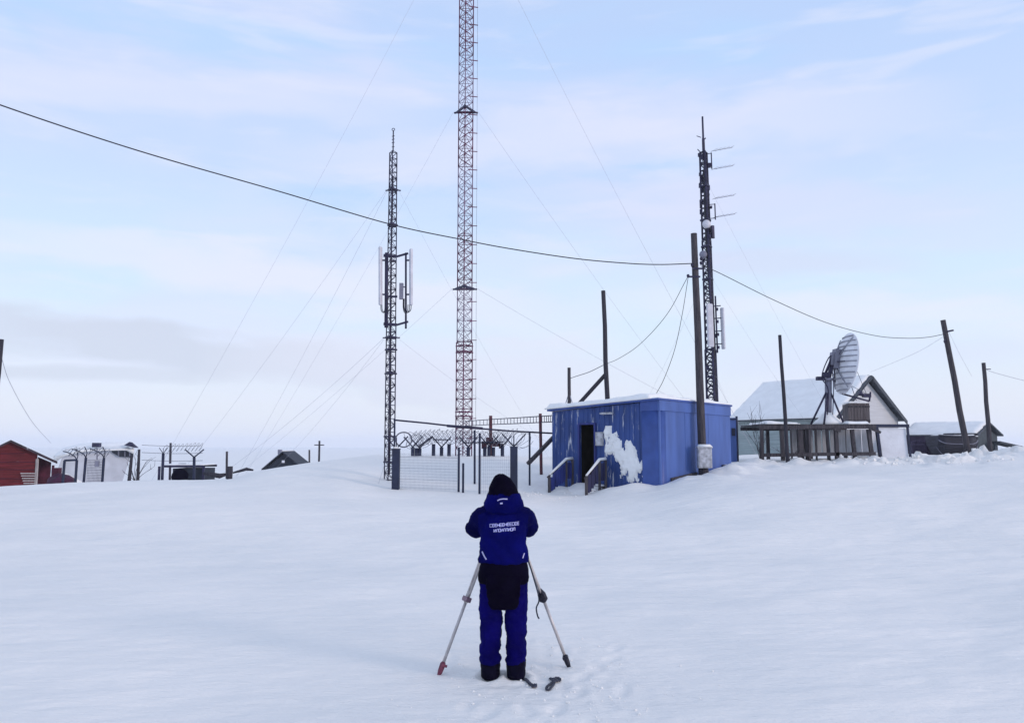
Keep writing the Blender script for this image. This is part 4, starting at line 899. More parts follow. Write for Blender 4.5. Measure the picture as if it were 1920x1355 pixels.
# ------------------------------------------------------------------ buildings at the far side of the crest
YR = 40.0
rc = at(20, 828, YR); o = thing('red_hut', V((rc.x, YR, -1.0)), 'red plank hut with a dark snow dusted gable roof behind the snow crest', 'hut')
def rp(px, py, dy=0.0):
    """point on the hut's gable plane (turned to face the camera) under a photograph pixel; dy moves it along the ridge"""
    u = at(px, 835, 1.0).x; k = (rc.x - u*YR)/(u*.53 - .85); return at(px, py, YR + .53*k) + V((-.53,.85,0))*dy
RE = V((-.53,.85,0)); RG = V((.85,.53,0))
def lowz(q, z=-1.6): return V((q.x, q.y, z))
e1 = rp(-52, 862); e2 = rp(70, 862)
mb = MB(); pk = rp(20, 828.6); mb.prism([lowz(e1), lowz(e2), V((e2.x,e2.y,rp(70,851.8).z)), pk, V((e1.x,e1.y,rp(-52,862.4).z))], RE*4.5); mb.build('walls', 'red_wall', o)
mb = MB()
for a0, a1 in ((rp(20,829), rp(107,869)), (rp(20,829), rp(-66,870))):
    a0 = a0-RE*.3; a1 = a1-RE*.3; e = RE*5.2; q = [a0, a1, a1+e, a0+e]; mb.add(q+[x+UP*.12 for x in q], [(0,1,2,3),(4,7,6,5),(0,4,5,1),(1,5,6,2),(2,6,7,3),(3,7,4,0)])
rr2 = mb.build('roof', 'roof_dark', o)
mb = MB(); q = rp(70,860,-.05); mb.beam(lowz(q), q, .1, .1, V((0,1,0))); mb.build('corner_board', 'bleached', o)
mb = MB(); q1 = rp(72,866,1.2); q2 = rp(98,868,1.2); mb.prism([lowz(q1), lowz(q2), q2+UP*.02, q1+UP*.25], RE*.1); mb.build('porch_wall', 'red_dark', o)
mb = MB(); q = rp(100,872,.1); mb.beam(lowz(q), q, .09, .09, V((0,1,0))); mb.build('porch_post', 'red_dark', o)
mb = MB()
for k in range(5): a0 = rp(38+k*1.5, 887+k*4.6,-.12); a1 = rp(66, 887+k*4.6,-.12); mb.beam(a0, a1, .04, .05)
mb.build('pale_slats', 'bleached', o)
mb = MB()
for py in (850, 866, 880, 897): a0 = rp(max(-50, 20-(py-836)*1.8) if py < 862 else -50, py, -.015); a1 = rp(min(68, 20+(py-836)*1.9), py, -.015); mb.beam(a0, a1, .03, .03)
mb.build('cladding_strip', 'red_dark', o)
o = thing('tarpaulin_heap', V((rp(118,900).x, 36, .0)), 'low maroon tarpaulin covered heap beside the red hut', 'heap')
mb = MB(); cq = at(115, 905, 36); rings = []
for k, (r_, z_) in enumerate(((1,-.6),(.98,-.1),(.85,.18),(.55,.32),(.2,.36))): rings.append([cq+V((.62*r_*math.cos(t)*(1+.2*noise.noise(V((math.cos(t)*2,math.sin(t)*2,k*.6)))), .6*r_*math.sin(t), z_*(1+.4*noise.noise(V((t*1.3,1,2)))))) for t in np.linspace(0,2*math.pi,25)[:-1]])
mb.loft(rings); mb.build('tarpaulin', 'tarp', o)
mb = MB(); q = at(107,881,36.2); mb.box(q-V((0,0,.3)), (.26,.3,.8)); mb.build('crate', 'red_dark', o)

YH = 60.0
hq = at(180, 850, YH); o = thing('snowbound_house', V((hq.x, YH, -1.5)), 'pale house almost buried in snow with one dark window and a small chimney', 'house')
HG = V((.88,.475,0)).normalized(); HE = V((-HG.y,HG.x,0))
def fp(px, py, dy=0.0, z=None):
    """point on the house front under a pixel, moved back by dy"""
    u = at(px, 835, 1.0).x; k = (hq.x - u*YH)/(u*HG.y - HG.x); q = at(px, py, YH + HG.y*k) + HE*dy
    if z is not None: q.z = z
    return q
mb = MB(); mb.prism([fp(122,0,0,-4.5), fp(250,0,0,-4.5), fp(250,839), fp(122,842)], HE*6); mb.build('walls', 'far_wall', o)
mb = MB(); prof_ = [(104,850),(120,839),(150,831.5),(185,828.5),(236,828),(251,835)]; rings = []
for dy in (-.6, -.1, 3.0, 6.3): rings.append([fp(px,py,dy)-UP*(.35*(dy<-.5)+.25*abs(dy-3)/3) for px, py in prof_] + [fp(251,841,dy), fp(150,843,dy), fp(100,856,dy)])
mb.loft(rings); mb.build('roof_snow', 'snow', o)
mb = MB(); rings = []                                             # drift swallowing the front wall
for t in np.linspace(0,1,14):
    px = 96+t*116; h_ = math.sin(min(1,t*1.25)*math.pi*.5)*(1-t)**.35; q = fp(px,0,0,-3.2)
    rings.append([q-HE*(2.2), q-HE*1.4+UP*(1.6+1.3*h_), q-HE*.5+UP*(1.6+2.5*h_+.3*noise.noise(V((t*5,1,1)))), q+HE*.2+UP*(1.6+3.0*h_), q+HE*.4])
mb.loft(rings); mb.build('snow_drift', 'snow', o)
wq = [fp(208,840,-.12), fp(250,840,-.12), fp(250,857,-.12), fp(224,856,-.12), fp(210,848,-.12)]; mb = MB(); mb.prism(wq, HE*.3); wv = mb.build('window', 'gable_dark', o)
for px in (222, 234, 243): mb = MB(); mb.beam(fp(px,841,-.16), fp(px,855,-.16), .08,.06,V((0,1,0))); mb.build('mullion', 'antenna_dark', wv)
mb = MB(); q = fp(181,834,-.6); mb.box(q, (.5,.4,.32)); mb.build('chimney', 'dark_steel', o)
mb = MB(); q = fp(244,833,-.6); mb.add([q+V((-.35,-.3,-.05)), q+V((.45,-.3,-.25)), q+V((.45,.4,-.25)), q+V((-.35,.4,-.05)), q+V((-.1,0,.2)), q+V((.12,0,.16))], [(0,1,5,4),(1,2,5),(2,3,4,5),(3,0,4),(0,3,2,1)]); mb.build('porch_cap', 'dark_steel', o)

YG = 66.0
pk = at(531, 848, YG); o = thing('gable_house', V((pk.x, YG, -1.5)), 'far hut with only its dark triangular gable showing above the snow', 'house')
l_, r_ = at(498,878,YG), at(560,872,YG); mb = MB(); mb.prism([l_-UP*1.5, r_-UP*1.5, r_, pk-UP*.12, l_], (-.5,5,0)); mb.build('gable_wall', 'gable_dark', o)
mb = MB()
for a1 in (l_, r_):
    a0 = pk+V((0,-.3,0)); q_ = a1+V((-.25 if a1 is l_ else .2,-.3,-.12)); e = V((-.5,5.6,0)); q = [a0, q_, q_+e, a0+e]; mb.add(q+[x+UP*.1 for x in q], [(0,1,2,3),(4,7,6,5),(0,4,5,1),(1,5,6,2),(2,6,7,3),(3,7,4,0)])
rr2 = mb.build('roof', 'gable_dark', o)
a0 = pk+V((0,-.2,.12)); a1 = l_+V((-.2,-.2,.0)); e = V((-.5,5.2,0)); snow_slab(a0,a1,a1+e,a0+e,.1,14,14,1.,.03,.3).build('roof_snow','snow',rr2)
mb = MB(); q = at(531,865,YG-.06); mb.box(q, (.22,.06,.2)); mb.build('window', 'sheet_white', o)
mb = MB(); q = at(525,847,YG+2); mb.box(q, (.3,.3,.4)); mb.build('chimney', 'antenna_dark', o)

# fence with barbed brackets near the red hut
YF = 31.0
o = thing('security_fence', on(170, YF), 'thin dark posts with bent barbed wire arms lined up beside the red hut', 'fence', 'barbed wire fences')
for pxt, pt, pxb in ((144,862,141),(161,858,156),(195,858,191),(121,863,117)):
    t0 = at(pxt,pt,YF); b0 = at(pxb,905,YF); b0.z = gz(b0.x,YF)-.3; mb = MB(); mb.tube([b0, t0], .05, 7); q = mb.build('fence_post', 'post_navy', o)
    if pxt != 121:
        mb = MB(); mb.tube(spline([t0, t0+V((-.1,0,.14)), t0+V((-.35,0,.28)), t0+V((-.55,0,.33))],4), .022, 5); mb.tube(spline([t0, t0+V((.03,0,.2)), t0+V((-.12,.1,.42))],4), .018, 5); mb.build('bracket', 'post_navy', q)
mb = MB(); mb.beam(at(121,863,YF), at(144,862,YF), .06, .08); mb.build('top_bar', 'post_navy', o)
mb = MB(); mb.tube([at(182,840,YF), at(182,862,YF)], .025, 6); mb.box(at(182,869,YF), (.15,.06,.22)); mb.build('padlock_plate', 'antenna_dark', o)
mb = MB(); A = at(164,862,YF); B = at(193,861,YF); 
for i in range(12): p_ = A.lerp(B,(i+.5)/12); mb.tube([V((p_.x,YF,gz(p_.x,YF)-.1)), p_], .006, 4, cap=False)
for i in range(9): mb.tube([A-UP*i*.1, B-UP*i*.1], .006, 4, cap=False)
mb.build('wire_mesh', 'coil', o)
coil([at(128,848,YF), at(150,846,YF), at(185,846,YF), at(205,850,YF)], .16, 9, o, .009, 8)
o = thing('security_fence', on(310, YF), 'two thin posts with a forked barbed wire arm by the low dark trailer', 'fence', 'barbed wire fences')
for pxt, pt, pxb, yb in ((306,850,304,0),(364,857,364,1)):
    t0 = at(pxt,pt,YF); b0 = at(pxb,900,YF); b0.z = gz(b0.x,YF)-.3; mb = MB(); mb.tube([b0, t0], .055, 7); q = mb.build('fence_post', 'post_navy', o)
    if yb: ybracket(t0, .30, .36, 'post_navy', q, False, .026)
    else: ybracket(t0, .22, .16, 'coil', q, True, .015)
mb = MB()
for k, zz_ in enumerate((834, 848, 862)): mb.tube(sag(at(266,zz_,YF), at(380,zz_+1,YF), .03, 10), .008, 4, cap=False)
mb.build('barbed_strand', 'coil', o)
coil([at(306,842,YF), at(345,838,YF), at(380,838,YF)], .16, 10, o, .006, 12)
# two crooked stakes with a bare bush
pole(242, 903, 247, 853, 30.5, .075, .05, 'crooked stake left of a bare bush on the snow crest'.replace('left of', 'close to'), 'pole_dark', name='stake')
pole(258, 900, 261, 842, 30.8, .07, .045, 'taller crooked stake rising out of a bare bush on the crest', 'pole_dark', name='stake')
q = at(254, 902, 30.2); q.z = gz(q.x, 30.2); bush(q, 1.0, 10, 21, 'scrubby bare bush between two crooked stakes on the snow crest', spread=.9, r=.012)
# low dark trailer
YT = 34.0
o = thing('trailer', V((at(341,890,YT).x, YT, gz(at(341,890,YT).x, YT))), 'low dark boxy trailer half sunk behind the snow crest', 'trailer')
a0 = at(299, 874, YT); a1 = at(382, 874, YT); zb_ = at(300,905,YT).z-.4
mb = MB(); mb.beam(a0+V((.1,0,0)), a1, .08, .09); mb.beam(a0, V((a0.x,YT,zb_)), .08,.08,V((0,1,0))); mb.beam(a1, V((a1.x,YT,zb_)), .09,.09,V((0,1,0))); mb.beam(a0+V((.1,1.5,0)), a1+V((0,1.5,0)), .08,.09); mb.build('frame', 'dark_steel', o)
m0 = at(321,878,YT); mb = MB(); mb.box(((m0.x+a1.x)/2, YT+.75, (m0.z+zb_)/2), (a1.x-m0.x-.1, 1.4, m0.z-zb_)); mb.box((m0.x+.55, YT+.02, zb_+.62), (.8,.06,.12)); mb.build('body', 'gable_dark', o)
mb = MB(); mb.box(at(342,871,YT+.3), (.26,.2,.12)); mb.build('roof_clod', 'dark_steel', o)
mb = MB(); q = at(336,894,YT-.1); mb.tube([q+V((0,-.0,0)), q+V((0,.2,0))], .34, 16); mb.build('wheel', 'boot', o)
snow_slab(a0+V((.2,0,.05)), a1+V((0,0,.05)), a1+V((0,1.5,.05)), a0+V((.2,1.5,.05)), .05, 12, 8, 2.9, .03, .5).build('trailer_snow','snow',o)
o = thing('fallen_log', on(408, 28.8), 'dark log lying along the snow crest beside the stubby post', 'log')
mb = MB(); mb.tube([at(382,887,29.2), at(396,889,29.1), at(412,892,29), at(424,889,29)], [.05,.08,.09,.05], 8); mb.build('trunk', 'pole_dark', o)
o = thing('fallen_log', on(458, 29.5), 'thin curved dark log lying half drifted over beyond the stubby post', 'log')
mb = MB(); mb.tube([at(437,886,29.3), at(452,882,29.5), at(462,879,29.6), at(475,881,29.7)], [.03,.05,.06,.03], 8); mb.build('trunk', 'pole_dark', o)

# ------------------------------------------------------------------ the person
PY_ = 7.3; PX_ = at(944, 1272, PY_).x; PZ = gz(PX_, PY_)-.022
person = thing('person', V((PX_, PY_, PZ)), 'person seen from behind in blue winter suit and black hood, bent to a tripod', 'person')
def E(cx, cy, z, rx, ry, n=28, pw=2.4):
    out = []
    for k in range(n):
        a = 2*math.pi*k/n; c_, s_ = math.cos(a), math.sin(a); q = (abs(c_)**pw + abs(s_)**pw)**(-1/pw)
        out.append(V((cx + rx*q*c_, cy + ry*q*s_, z)))
    return out
def soft(me, amp, sc, name, m, seed=0., zst=.55, parent=person):
    """wrinkle a baked garment along its normals and link it"""
    for v in me.vertices:
        p_ = v.co; q = V((p_.x/sc, p_.y/sc, p_.z/(sc*zst) + p_.x*2.5)) + V((seed,seed,seed))
        w = noise.noise(q)*.65 + (.5-abs(noise.noise(q*1.7+V((p_.x*9,0,p_.z*6)))))*.6 + noise.noise(q*3.1)*.2
        if name == 'trousers': w += 1.0*noise.noise(V((p_.x*5+3, p_.y*6, p_.z*17 + p_.x*9)))*max(0, 1-abs(p_.z-.24)/.30) + .7*noise.noise(V((p_.x*6, p_.y*6+9, p_.z*22-p_.x*14)))*max(0, 1-abs(p_.z-.52)/.14)
        if name == 'jacket': w += .7*noise.noise(V((p_.x*7+p_.z*5, p_.y*6, p_.z*15 - abs(p_.x)*16)))*max(0, 1-abs(p_.z-1.2)/.25)
        v.co = p_ + v.normal*amp*w
    me.update(); me.polygons.foreach_set('use_smooth', [True]*len(me.polygons)); me.materials.clear(); me.materials.append(M[m])
    o = bpy.data.objects.new(name, me); COL.objects.link(o); o.parent = parent; return o
LS = (-1, 1)
SH = {s: V((s*.168, .02, 1.395)) for s in LS}
EL = {-1: V((-.258, .17, 1.275)), 1: V((.22, .17, 1.285))}
WR = {s: V((s*.085, .36, 1.515)) for s in LS}
# body: one skinned surface, head and hands included
def body():
    vs, es, rs = [], [], []
    def v(p, r, par=None):
        vs.append(tuple(p)); rs.append(r if isinstance(r, tuple) else (r, r))
        if par is not None: es.append((par, len(vs)-1))
        return len(vs)-1
    pel = v((0,0,.93), (.15,.11)); sp1 = v((0,.0,1.12), (.14,.10), pel); ch = v((0,.0,1.33), (.16,.11), sp1); nk = v((0,.045,1.49), (.06,.06), ch); hd = v((0,.09,1.60), (.078,.09), nk); hd2 = v((0,.10,1.68), (.078,.095), hd); v((0,.10,1.73), (.055,.065), hd2)
    for s in LS:
        hp1 = v((s*.1,0,.86), (.09,.09), pel); kn = v((s*.11,.02,.48), (.062,.062), hp1); an = v((s*.11,-.02,.1), (.042,.045), kn); ft = v((s*.114,.06,.055), (.035,.032), an); v((s*.114,.12,.05), (.03,.024), ft)
        sh = v(SH[s], .062, ch); el = v(EL[s], .046, sh); wr = v(WR[s], .031, el)
        pm_ = v(WR[s]+V((-s*.015,.05,.03)), (.036,.018), wr)
        kn0 = WR[s]+V((-s*.012,.085,.04))
        for k, (off, ln) in enumerate(((.032,.075),(.011,.085),(-.011,.08),(-.032,.062))):
            b0 = v(kn0+V((0,0,off)), .0095, pm_); b1 = v(kn0+V((-s*.012,ln*.5,off)), .009, b0); b2_ = v(kn0+V((-s*.035,ln*.75,off)), .0085, b1); v(kn0+V((-s*.05,ln*.62,off)), .0075, b2_)
        t0 = v(WR[s]+V((-s*.03,.035,.055)), .011, wr); t1 = v(WR[s]+V((-s*.05,.065,.075)), .010, t0); v(WR[s]+V((-s*.058,.095,.078)), .0085, t1)
    me = bpy.data.meshes.new('body'); me.from_pydata(vs, es, []); me.update()
    o = bpy.data.objects.new('body', me); COL.objects.link(o)
    md = o.modifiers.new('skin', 'SKIN'); md.use_smooth_shade = True
    for i, d_ in enumerate(me.skin_vertices[0].data): d_.radius = rs[i]; d_.use_root = (i == 0)
    sb = o.modifiers.new('sub', 'SUBSURF'); sb.levels = 3; sb.render_levels = 3
    dg = bpy.context.evaluated_depsgraph_get(); r_ = bpy.data.meshes.new_from_object(o.evaluated_get(dg)); bpy.data.objects.remove(o)
    for vv in r_.vertices:                                        # face: nose, brow and chin pushed out of the front of the head
        c_ = vv.co
        if c_.z > 1.5 and c_.y > .12:
            def bmp(x, z, w, h, a): return a*math.exp(-((c_.x-x)/w)**2-((c_.z-z)/h)**2)
            c_.y += bmp(0,1.605,.014,.028,.028) + bmp(0,1.545,.03,.018,.012) + bmp(0,1.575,.024,.008,.006) + bmp(0,1.655,.05,.012,.008) - bmp(.03,1.636,.014,.01,.008) - bmp(-.03,1.636,.014,.01,.008)
    r_.materials.clear(); r_.materials.append(M['skin'])
    o = bpy.data.objects.new('body', r_); COL.objects.link(o); o.parent = person
body()
for s in LS:
    mb = MB(); c_ = V((s*.03,.178,1.637))+person.location; mb.tube([c_-V((0,.012,0)), c_-V((0,.006,0)), c_+V((0,.002,0)), c_+V((0,.006,0))], [.006,.012,.010,.003], 10); mb.build('eye', 'clamp_black', person)
# jacket
mb = MB()
mb.loft([E(0,.0,.995,.224,.158), E(0,0,1.06,.218,.152), E(-.003,0,1.16,.208,.145), E(-.003,0,1.26,.205,.15), E(-.004,.005,1.33,.203,.152), E(-.004,.012,1.39,.185,.143), E(-.002,.022,1.44,.158,.125), E(0,.035,1.49,.14,.12), E(0,.045,1.53,.13,.12)])
for s in LS:
    mb.tube(spline([V((s*.08,.015,1.375)), SH[s], EL[s]*.55+SH[s]*.45+V((s*.012,.0,.012)), EL[s]+V((s*.006,-.015,-.006)), EL[s]*.55+WR[s]*.45+V((0,0,-.012)), WR[s]], 4), [.09,.092,.094,.094,.093,.092,.09,.088,.088,.087,.087,.086,.084,.08,.076,.07,.064,.06,.056,.052,.05][:21], 16)
jm = bake(mb, [('REMESH', {'mode':'VOXEL','voxel_size':.0125}), ('SMOOTH', {'factor':.5,'iterations':7})], 'jacket')
jacket = soft(jm, .019, .13, 'jacket', 'jacket', 1.3)
jacket.data.materials.append(M['navy_panel'])                     # darker cloth on the outer sleeves and the yoke
for f in jacket.data.polygons:
    c_ = f.center
    if abs(c_.x+.005) > .222 + .12*max(0, 1.30-c_.z) or (abs(c_.x) > .12 and c_.z > 1.455 - .35*(abs(c_.x)-.12)): f.material_index = 1
# black hem band of the jacket
mb = MB(); mb.loft([E(0,0,.815,.222,.158), E(0,0,.86,.226,.16), E(0,0,.94,.218,.152), E(0,0,1.0,.205,.142), E(0,0,1.03,.19,.13)])
hem = soft(bake(mb, [('REMESH', {'mode':'VOXEL','voxel_size':.0125}), ('SMOOTH', {'factor':.5,'iterations':3})], 'jacket_hem'), .010, .16, 'jacket_hem', 'black_cloth', 4.)
tag(hem, 'black lower band of the blue jacket')
# seat flap hanging behind
mb = MB(); rings = []
for z, hw, y in ((.90,.15,-.165),(.80,.15,-.172),(.70,.14,-.165),(.63,.125,-.15),(.605,.10,-.14)): rings.append([V((x*hw, y+.02*abs(x)**2, z)) for x in np.linspace(-1,1,13)] + [V((x*hw, y+.035+.02*abs(x)**2, z)) for x in np.linspace(1,-1,13)])
mb.loft(rings); fl_ = soft(bake(mb, [('REMESH', {'mode':'VOXEL','voxel_size':.012}), ('SMOOTH', {'factor':.5,'iterations':2})], 'seat_flap'), .012, .07, 'seat_flap', 'black_cloth', 7.)
# trousers
mb = MB(); mb.loft([E(0,0,.655,.205,.13), E(0,0,.72,.210,.138), E(0,0,.86,.208,.138), E(0,0,.95,.20,.135)])
for s, cx_, rx in ((-1,-.115,.097),(1,.110,.092)):
    mb.loft([E(cx_-.002*s,-.01,.135,rx*.93,.118), E(cx_,-.012,.16,rx*.95,.120), E(cx_,-.005,.26,rx*.90,.108), E(cx_,.01,.40,rx*.95,.105), E(cx_,.02,.50,rx,.112), E(cx_*.99,.012,.60,rx*1.03,.125), E(cx_*.95,0,.72,rx*1.10,.135)])
tro = soft(bake(mb, [('REMESH', {'mode':'VOXEL','voxel_size':.0115}), ('SMOOTH', {'factor':.5,'iterations':4})], 'trousers'), .025, .16, 'trousers', 'trousers', 9.2, .75)
# boots
for s, cx_ in ((-1,-.116),(1,.111)):
    mb = MB(); mb.loft([E(cx_,-.01,.20,.078,.10), E(cx_,-.012,.12,.088,.112), E(cx_,.015,.07,.082,.135), E(cx_,.035,.03,.082,.155), E(cx_,.035,.004,.08,.152)])
    soft(bake(mb, [('REMESH', {'mode':'VOXEL','voxel_size':.01}), ('SMOOTH', {'factor':.5,'iterations':3})], 'boot'), .006, .05, 'boot', 'boot', s*3.)
# hood, open at the face
mb = MB(); rings = []; ang = np.linspace(R(128), R(412), 30)
for (z, r_, cy, cx_) in ((1.455,.170,.03,.0),(1.49,.168,.035,.0),(1.525,.160,.04,0),(1.55,.148,.05,0),(1.60,.140,.065,-.003),(1.645,.126,.075,-.008),(1.69,.105,.08,-.014),(1.725,.082,.085,-.02),(1.752,.056,.09,-.024),(1.769,.027,.09,-.026),(1.775,.006,.09,-.026)):
    rings.append([V((cx_ + r_*math.cos(a), cy + r_*.98*math.sin(a), z + .012*noise.noise(V((math.cos(a)*2, math.sin(a)*2, z*9))))) for a in ang])
mb.loft(rings, True, False, False)
hm = bake(mb, [('SOLIDIFY', {'thickness':.016,'offset':-1}), ('SUBSURF', {'levels':1,'render_levels':1})], 'hood')
hood = soft(hm, .010, .08, 'hood', 'black_cloth', 2.2); tag(hood, 'black hood pulled up over the head')
mb = MB(); rings = []; ang = np.linspace(R(140), R(400), 30)                 # blue cape of the hood on the shoulders
for (z, r_, cy) in ((1.43,.172,.025),(1.455,.180,.025),(1.50,.181,.03),(1.535,.172,.04),(1.565,.155,.05),(1.605,.145,.062)):
    rings.append([V((r_*math.cos(a), cy + r_*.93*math.sin(a), z)) for a in ang])
mb.loft(rings, True, False, False)
collar_ = soft(bake(mb, [('SOLIDIFY', {'thickness':.02,'offset':-1}), ('SUBSURF', {'levels':1,'render_levels':1})], 'hood_collar'), .012, .07, 'hood_collar', 'jacket', 5.5)
# print on the back and pale piping, laid on the cloth itself
def surf(o):
    bm = bmesh.new(); bm.from_mesh(o.data); t = BVHTree.FromBMesh(bm); bm.free(); return t
TJ = surf(jacket); TC = surf(collar_)
def hit(t, x, z, off=.0035):
    h_ = t.ray_cast(V((x, -1, z)), V((0,1,0)))
    return (h_[0] + V((0,-off,0))) if h_[0] is not None else V((x, -.15, z))
def strip(mb, t, pts, w):
    """narrow ribbon following the cloth through (x, z) points"""
    P_ = []
    for i in range(len(pts)-1):
        n_ = max(1, int(math.hypot(pts[i+1][0]-pts[i][0], pts[i+1][1]-pts[i][1])/.006))
        for k in range(n_): f_ = k/n_; P_.append((pts[i][0]+(pts[i+1][0]-pts[i][0])*f_, pts[i][1]+(pts[i+1][1]-pts[i][1])*f_))
    P_.append(pts[-1]); vs = []
    for i, (x, z) in enumerate(P_):
        a_ = P_[max(0,i-1)]; b__ = P_[min(len(P_)-1,i+1)]; dx, dz = b__[0]-a_[0], b__[1]-a_[1]; l = math.hypot(dx,dz) or 1; nx, nz = -dz/l*w/2, dx/l*w/2
        vs += [hit(t,x+nx,z+nz), hit(t,x-nx,z-nz)]
    n_ = len(P_); base_ = vs + [q+V((0,.003,0)) for q in vs]; m_ = 2*n_
    fs = [(2*i,2*i+1,2*i+3,2*i+2) for i in range(n_-1)] + [(m_+2*i,m_+2*i+2,m_+2*i+3,m_+2*i+1) for i in range(n_-1)]
    fs += [(2*i,2*i+2,m_+2*i+2,m_+2*i) for i in range(n_-1)] + [(2*i+1,m_+2*i+1,m_+2*i+3,2*i+3) for i in range(n_-1)]
    mb.add(base_, fs)
gl = ['L','T','H','P','I','N','E','K','O','F','M','A']
def glyph(mb, t, g_, x, z, w, h, sl_, lw):
    S_ = {'T':[[(0,1),(1,1)],[(.5,1),(.5,0)]], 'H':[[(0,0),(0,1)],[(1,0),(1,1)],[(0,.5),(1,.5)]], 'P':[[(0,0),(0,1),(1,1),(1,0)]], 'N':[[(0,0),(0,1)],[(1,0),(1,1)],[(0,0),(1,1)]],
          'E':[[(1,1),(0,1),(0,0),(1,0)],[(0,.5),(.9,.5)]], 'K':[[(0,0),(0,1)],[(1,1),(0,.5),(1,0)]], 'O':[[(0,0),(0,1),(1,1),(1,0),(0,0)]], 'L':[[(0,0),(.3,1),(1,1),(1,0)]], 'C':[[(1,1),(0,1),(0,0),(1,0)]], 'A':[[(0,0),(.5,1),(1,0)],[(.2,.35),(.8,.35)]]}[g_]
    for st_ in S_: strip(mb, t, [(x+w*a_, z+h*b__+sl_*(x+w*a_)) for a_, b__ in st_], lw)
mb = MB()
for row, (x0_, wt, zc_, n_) in enumerate(((-.120,.262,1.325,12),(-.084,.19,1.280,9))):
    for i in range(n_):
        g_ = 'CTPOENHKALEN'[(i*3+row*5+i*i) % 12]
        cw = wt/n_; glyph(mb, TJ, g_, x0_+cw*i, zc_, cw*.78, .024, .075, .0056)
bp_ = mb
def attach(mb, name, m, parent):
    me = bpy.data.meshes.new(name); me.from_pydata([tuple(q) for q in mb.v], [], mb.f); me.update(); me.materials.append(M[m])
    o = bpy.data.objects.new(name, me); COL.objects.link(o); o.parent = parent; return o
tag(attach(bp_, 'back_print', 'lettering', jacket), 'two worn lines of white capital lettering across the back')
mb = MB(); strip(mb, TJ, [(-.19,1.10),(-.165,1.055),(-.15,1.035)], .011); strip(mb, TJ, [(.17,1.045),(.185,1.085)], .008); attach(mb, 'piping', 'piping', jacket)
mb = MB(); strip(mb, TC, [(-.055,1.543),(-.03,1.555),(.0,1.559),(.035,1.557)], .009); strip(mb, TC, [(-.03,1.52),(-.008,1.522)], .012); attach(mb, 'piping', 'piping', collar_)

# ------------------------------------------------------------------ tripod, instrument, things dropped in the snow
TA = at(938, 925, 7.72); TA.z = 1.40; TA.x = PX_+.0
tp = thing('tripod', V((TA.x, TA.y, gz(TA.x, TA.y))), 'pale surveying tripod with splayed legs straddling the person', 'tripod')
def ptf(px, py): 
    y_ = 7.2
    for _ in range(6):
        q = at(px, py, y_); b = (CY-py)/F; dz = SP+b*CP; y_ = (gz(q.x, y_)-EYE)*(CP-b*SP)/dz
    return V((at(px,py,y_).x, y_, gz(at(px,py,y_).x, y_)))
feet = [ptf(822,1264), ptf(1068,1249), V((TA.x+.12, 8.35, gz(TA.x+.12, 8.35)))]
mb = MB(); mb.tube([TA+V((0,0,-.05)), TA+V((0,0,0)), TA+V((0,0,.02))], [.085,.095,.085], 18); mb.build('head_plate', 'antenna_dark', tp)
for i, ft in enumerate(feet):
    top = TA + (V((ft.x,ft.y,TA.z))-TA).normalized()*.075 + V((0,0,-.03)); ft = ft+V((0,0,-.015)); d_ = (ft-top).normalized(); sd = d_.cross(UP).normalized()
    cl_ = top.lerp(ft, .53)
    mb = MB()
    for k in (-1,1): mb.tube([top+sd*.026*k, cl_+sd*.020*k+d_*.03], .0115, 8)
    mb.tube([cl_-d_*.08, ft-d_*.10], .0145, 10); mb.beam(top.lerp(ft,.2)-sd*.03, top.lerp(ft,.2)+sd*.03, .02, .02); leg = mb.build('leg', 'leg_alu', tp)
    mb = MB(); mb.beam(cl_-sd*.045, cl_+sd*.045, .05, .045, d_); mb.tube([cl_+sd*.04, cl_+sd*.075], .014, 8)
    if i == 1: mb.tube([cl_-d_*.07, cl_-d_*.02, cl_+d_*.04, cl_+d_*.06], [.016,.04,.042,.018], 9)
    mb.build('clamp', 'clamp_black' if i == 1 else 'clamp', leg)
    if i == 1:
        mb = MB(); mb.tube(spline([top.lerp(ft,.28)+V((.0,-.03,0)), top.lerp(ft,.42)+V((-.015,-.035,0)), cl_+V((-.03,-.03,-.02)), cl_+V((-.055,-.03,-.1)), cl_+V((-.045,-.03,-.17)), cl_+V((-.03,-.03,-.2))], 5), .007, 6); mb.build('strap', 'strap', leg)
    mb = MB(); mb.tube([ft-d_*.13, ft-d_*.11, ft-d_*.05, ft+d_*.03], [.017,.026,.024,.008], 10); mb.beam(ft-d_*.105-sd*.03, ft-d_*.105+sd*.045*(1 if i else -1), .05, .022, d_); mb.build('foot', 'foot_red' if i == 0 else 'clamp_black', leg)
it = thing('survey_instrument', TA+V((0,0,.021)), 'small surveying instrument on the tripod head in front of the hooded face', 'instrument')
mb = MB(); c0 = TA+V((0,0,.021)); mb.tube([c0, c0+UP*.02, c0+UP*.05], [.06,.06,.05], 16); mb.build('base', 'antenna_dark', it)
mb = MB(); mb.box(c0+UP*.075, (.15,.1,.05)); mb.box(c0+V((-.06,0,.15)), (.032,.09,.12)); mb.box(c0+V((.06,0,.15)), (.032,.09,.12)); mb.build('yoke', 'instrument', it)
mb = MB(); mb.tube([c0+V((0,-.09,.16)), c0+V((0,-.05,.16)), c0+V((0,.05,.16)), c0+V((0,.1,.16))], [.016,.028,.034,.036], 14); mb.build('telescope', 'antenna_dark', it)
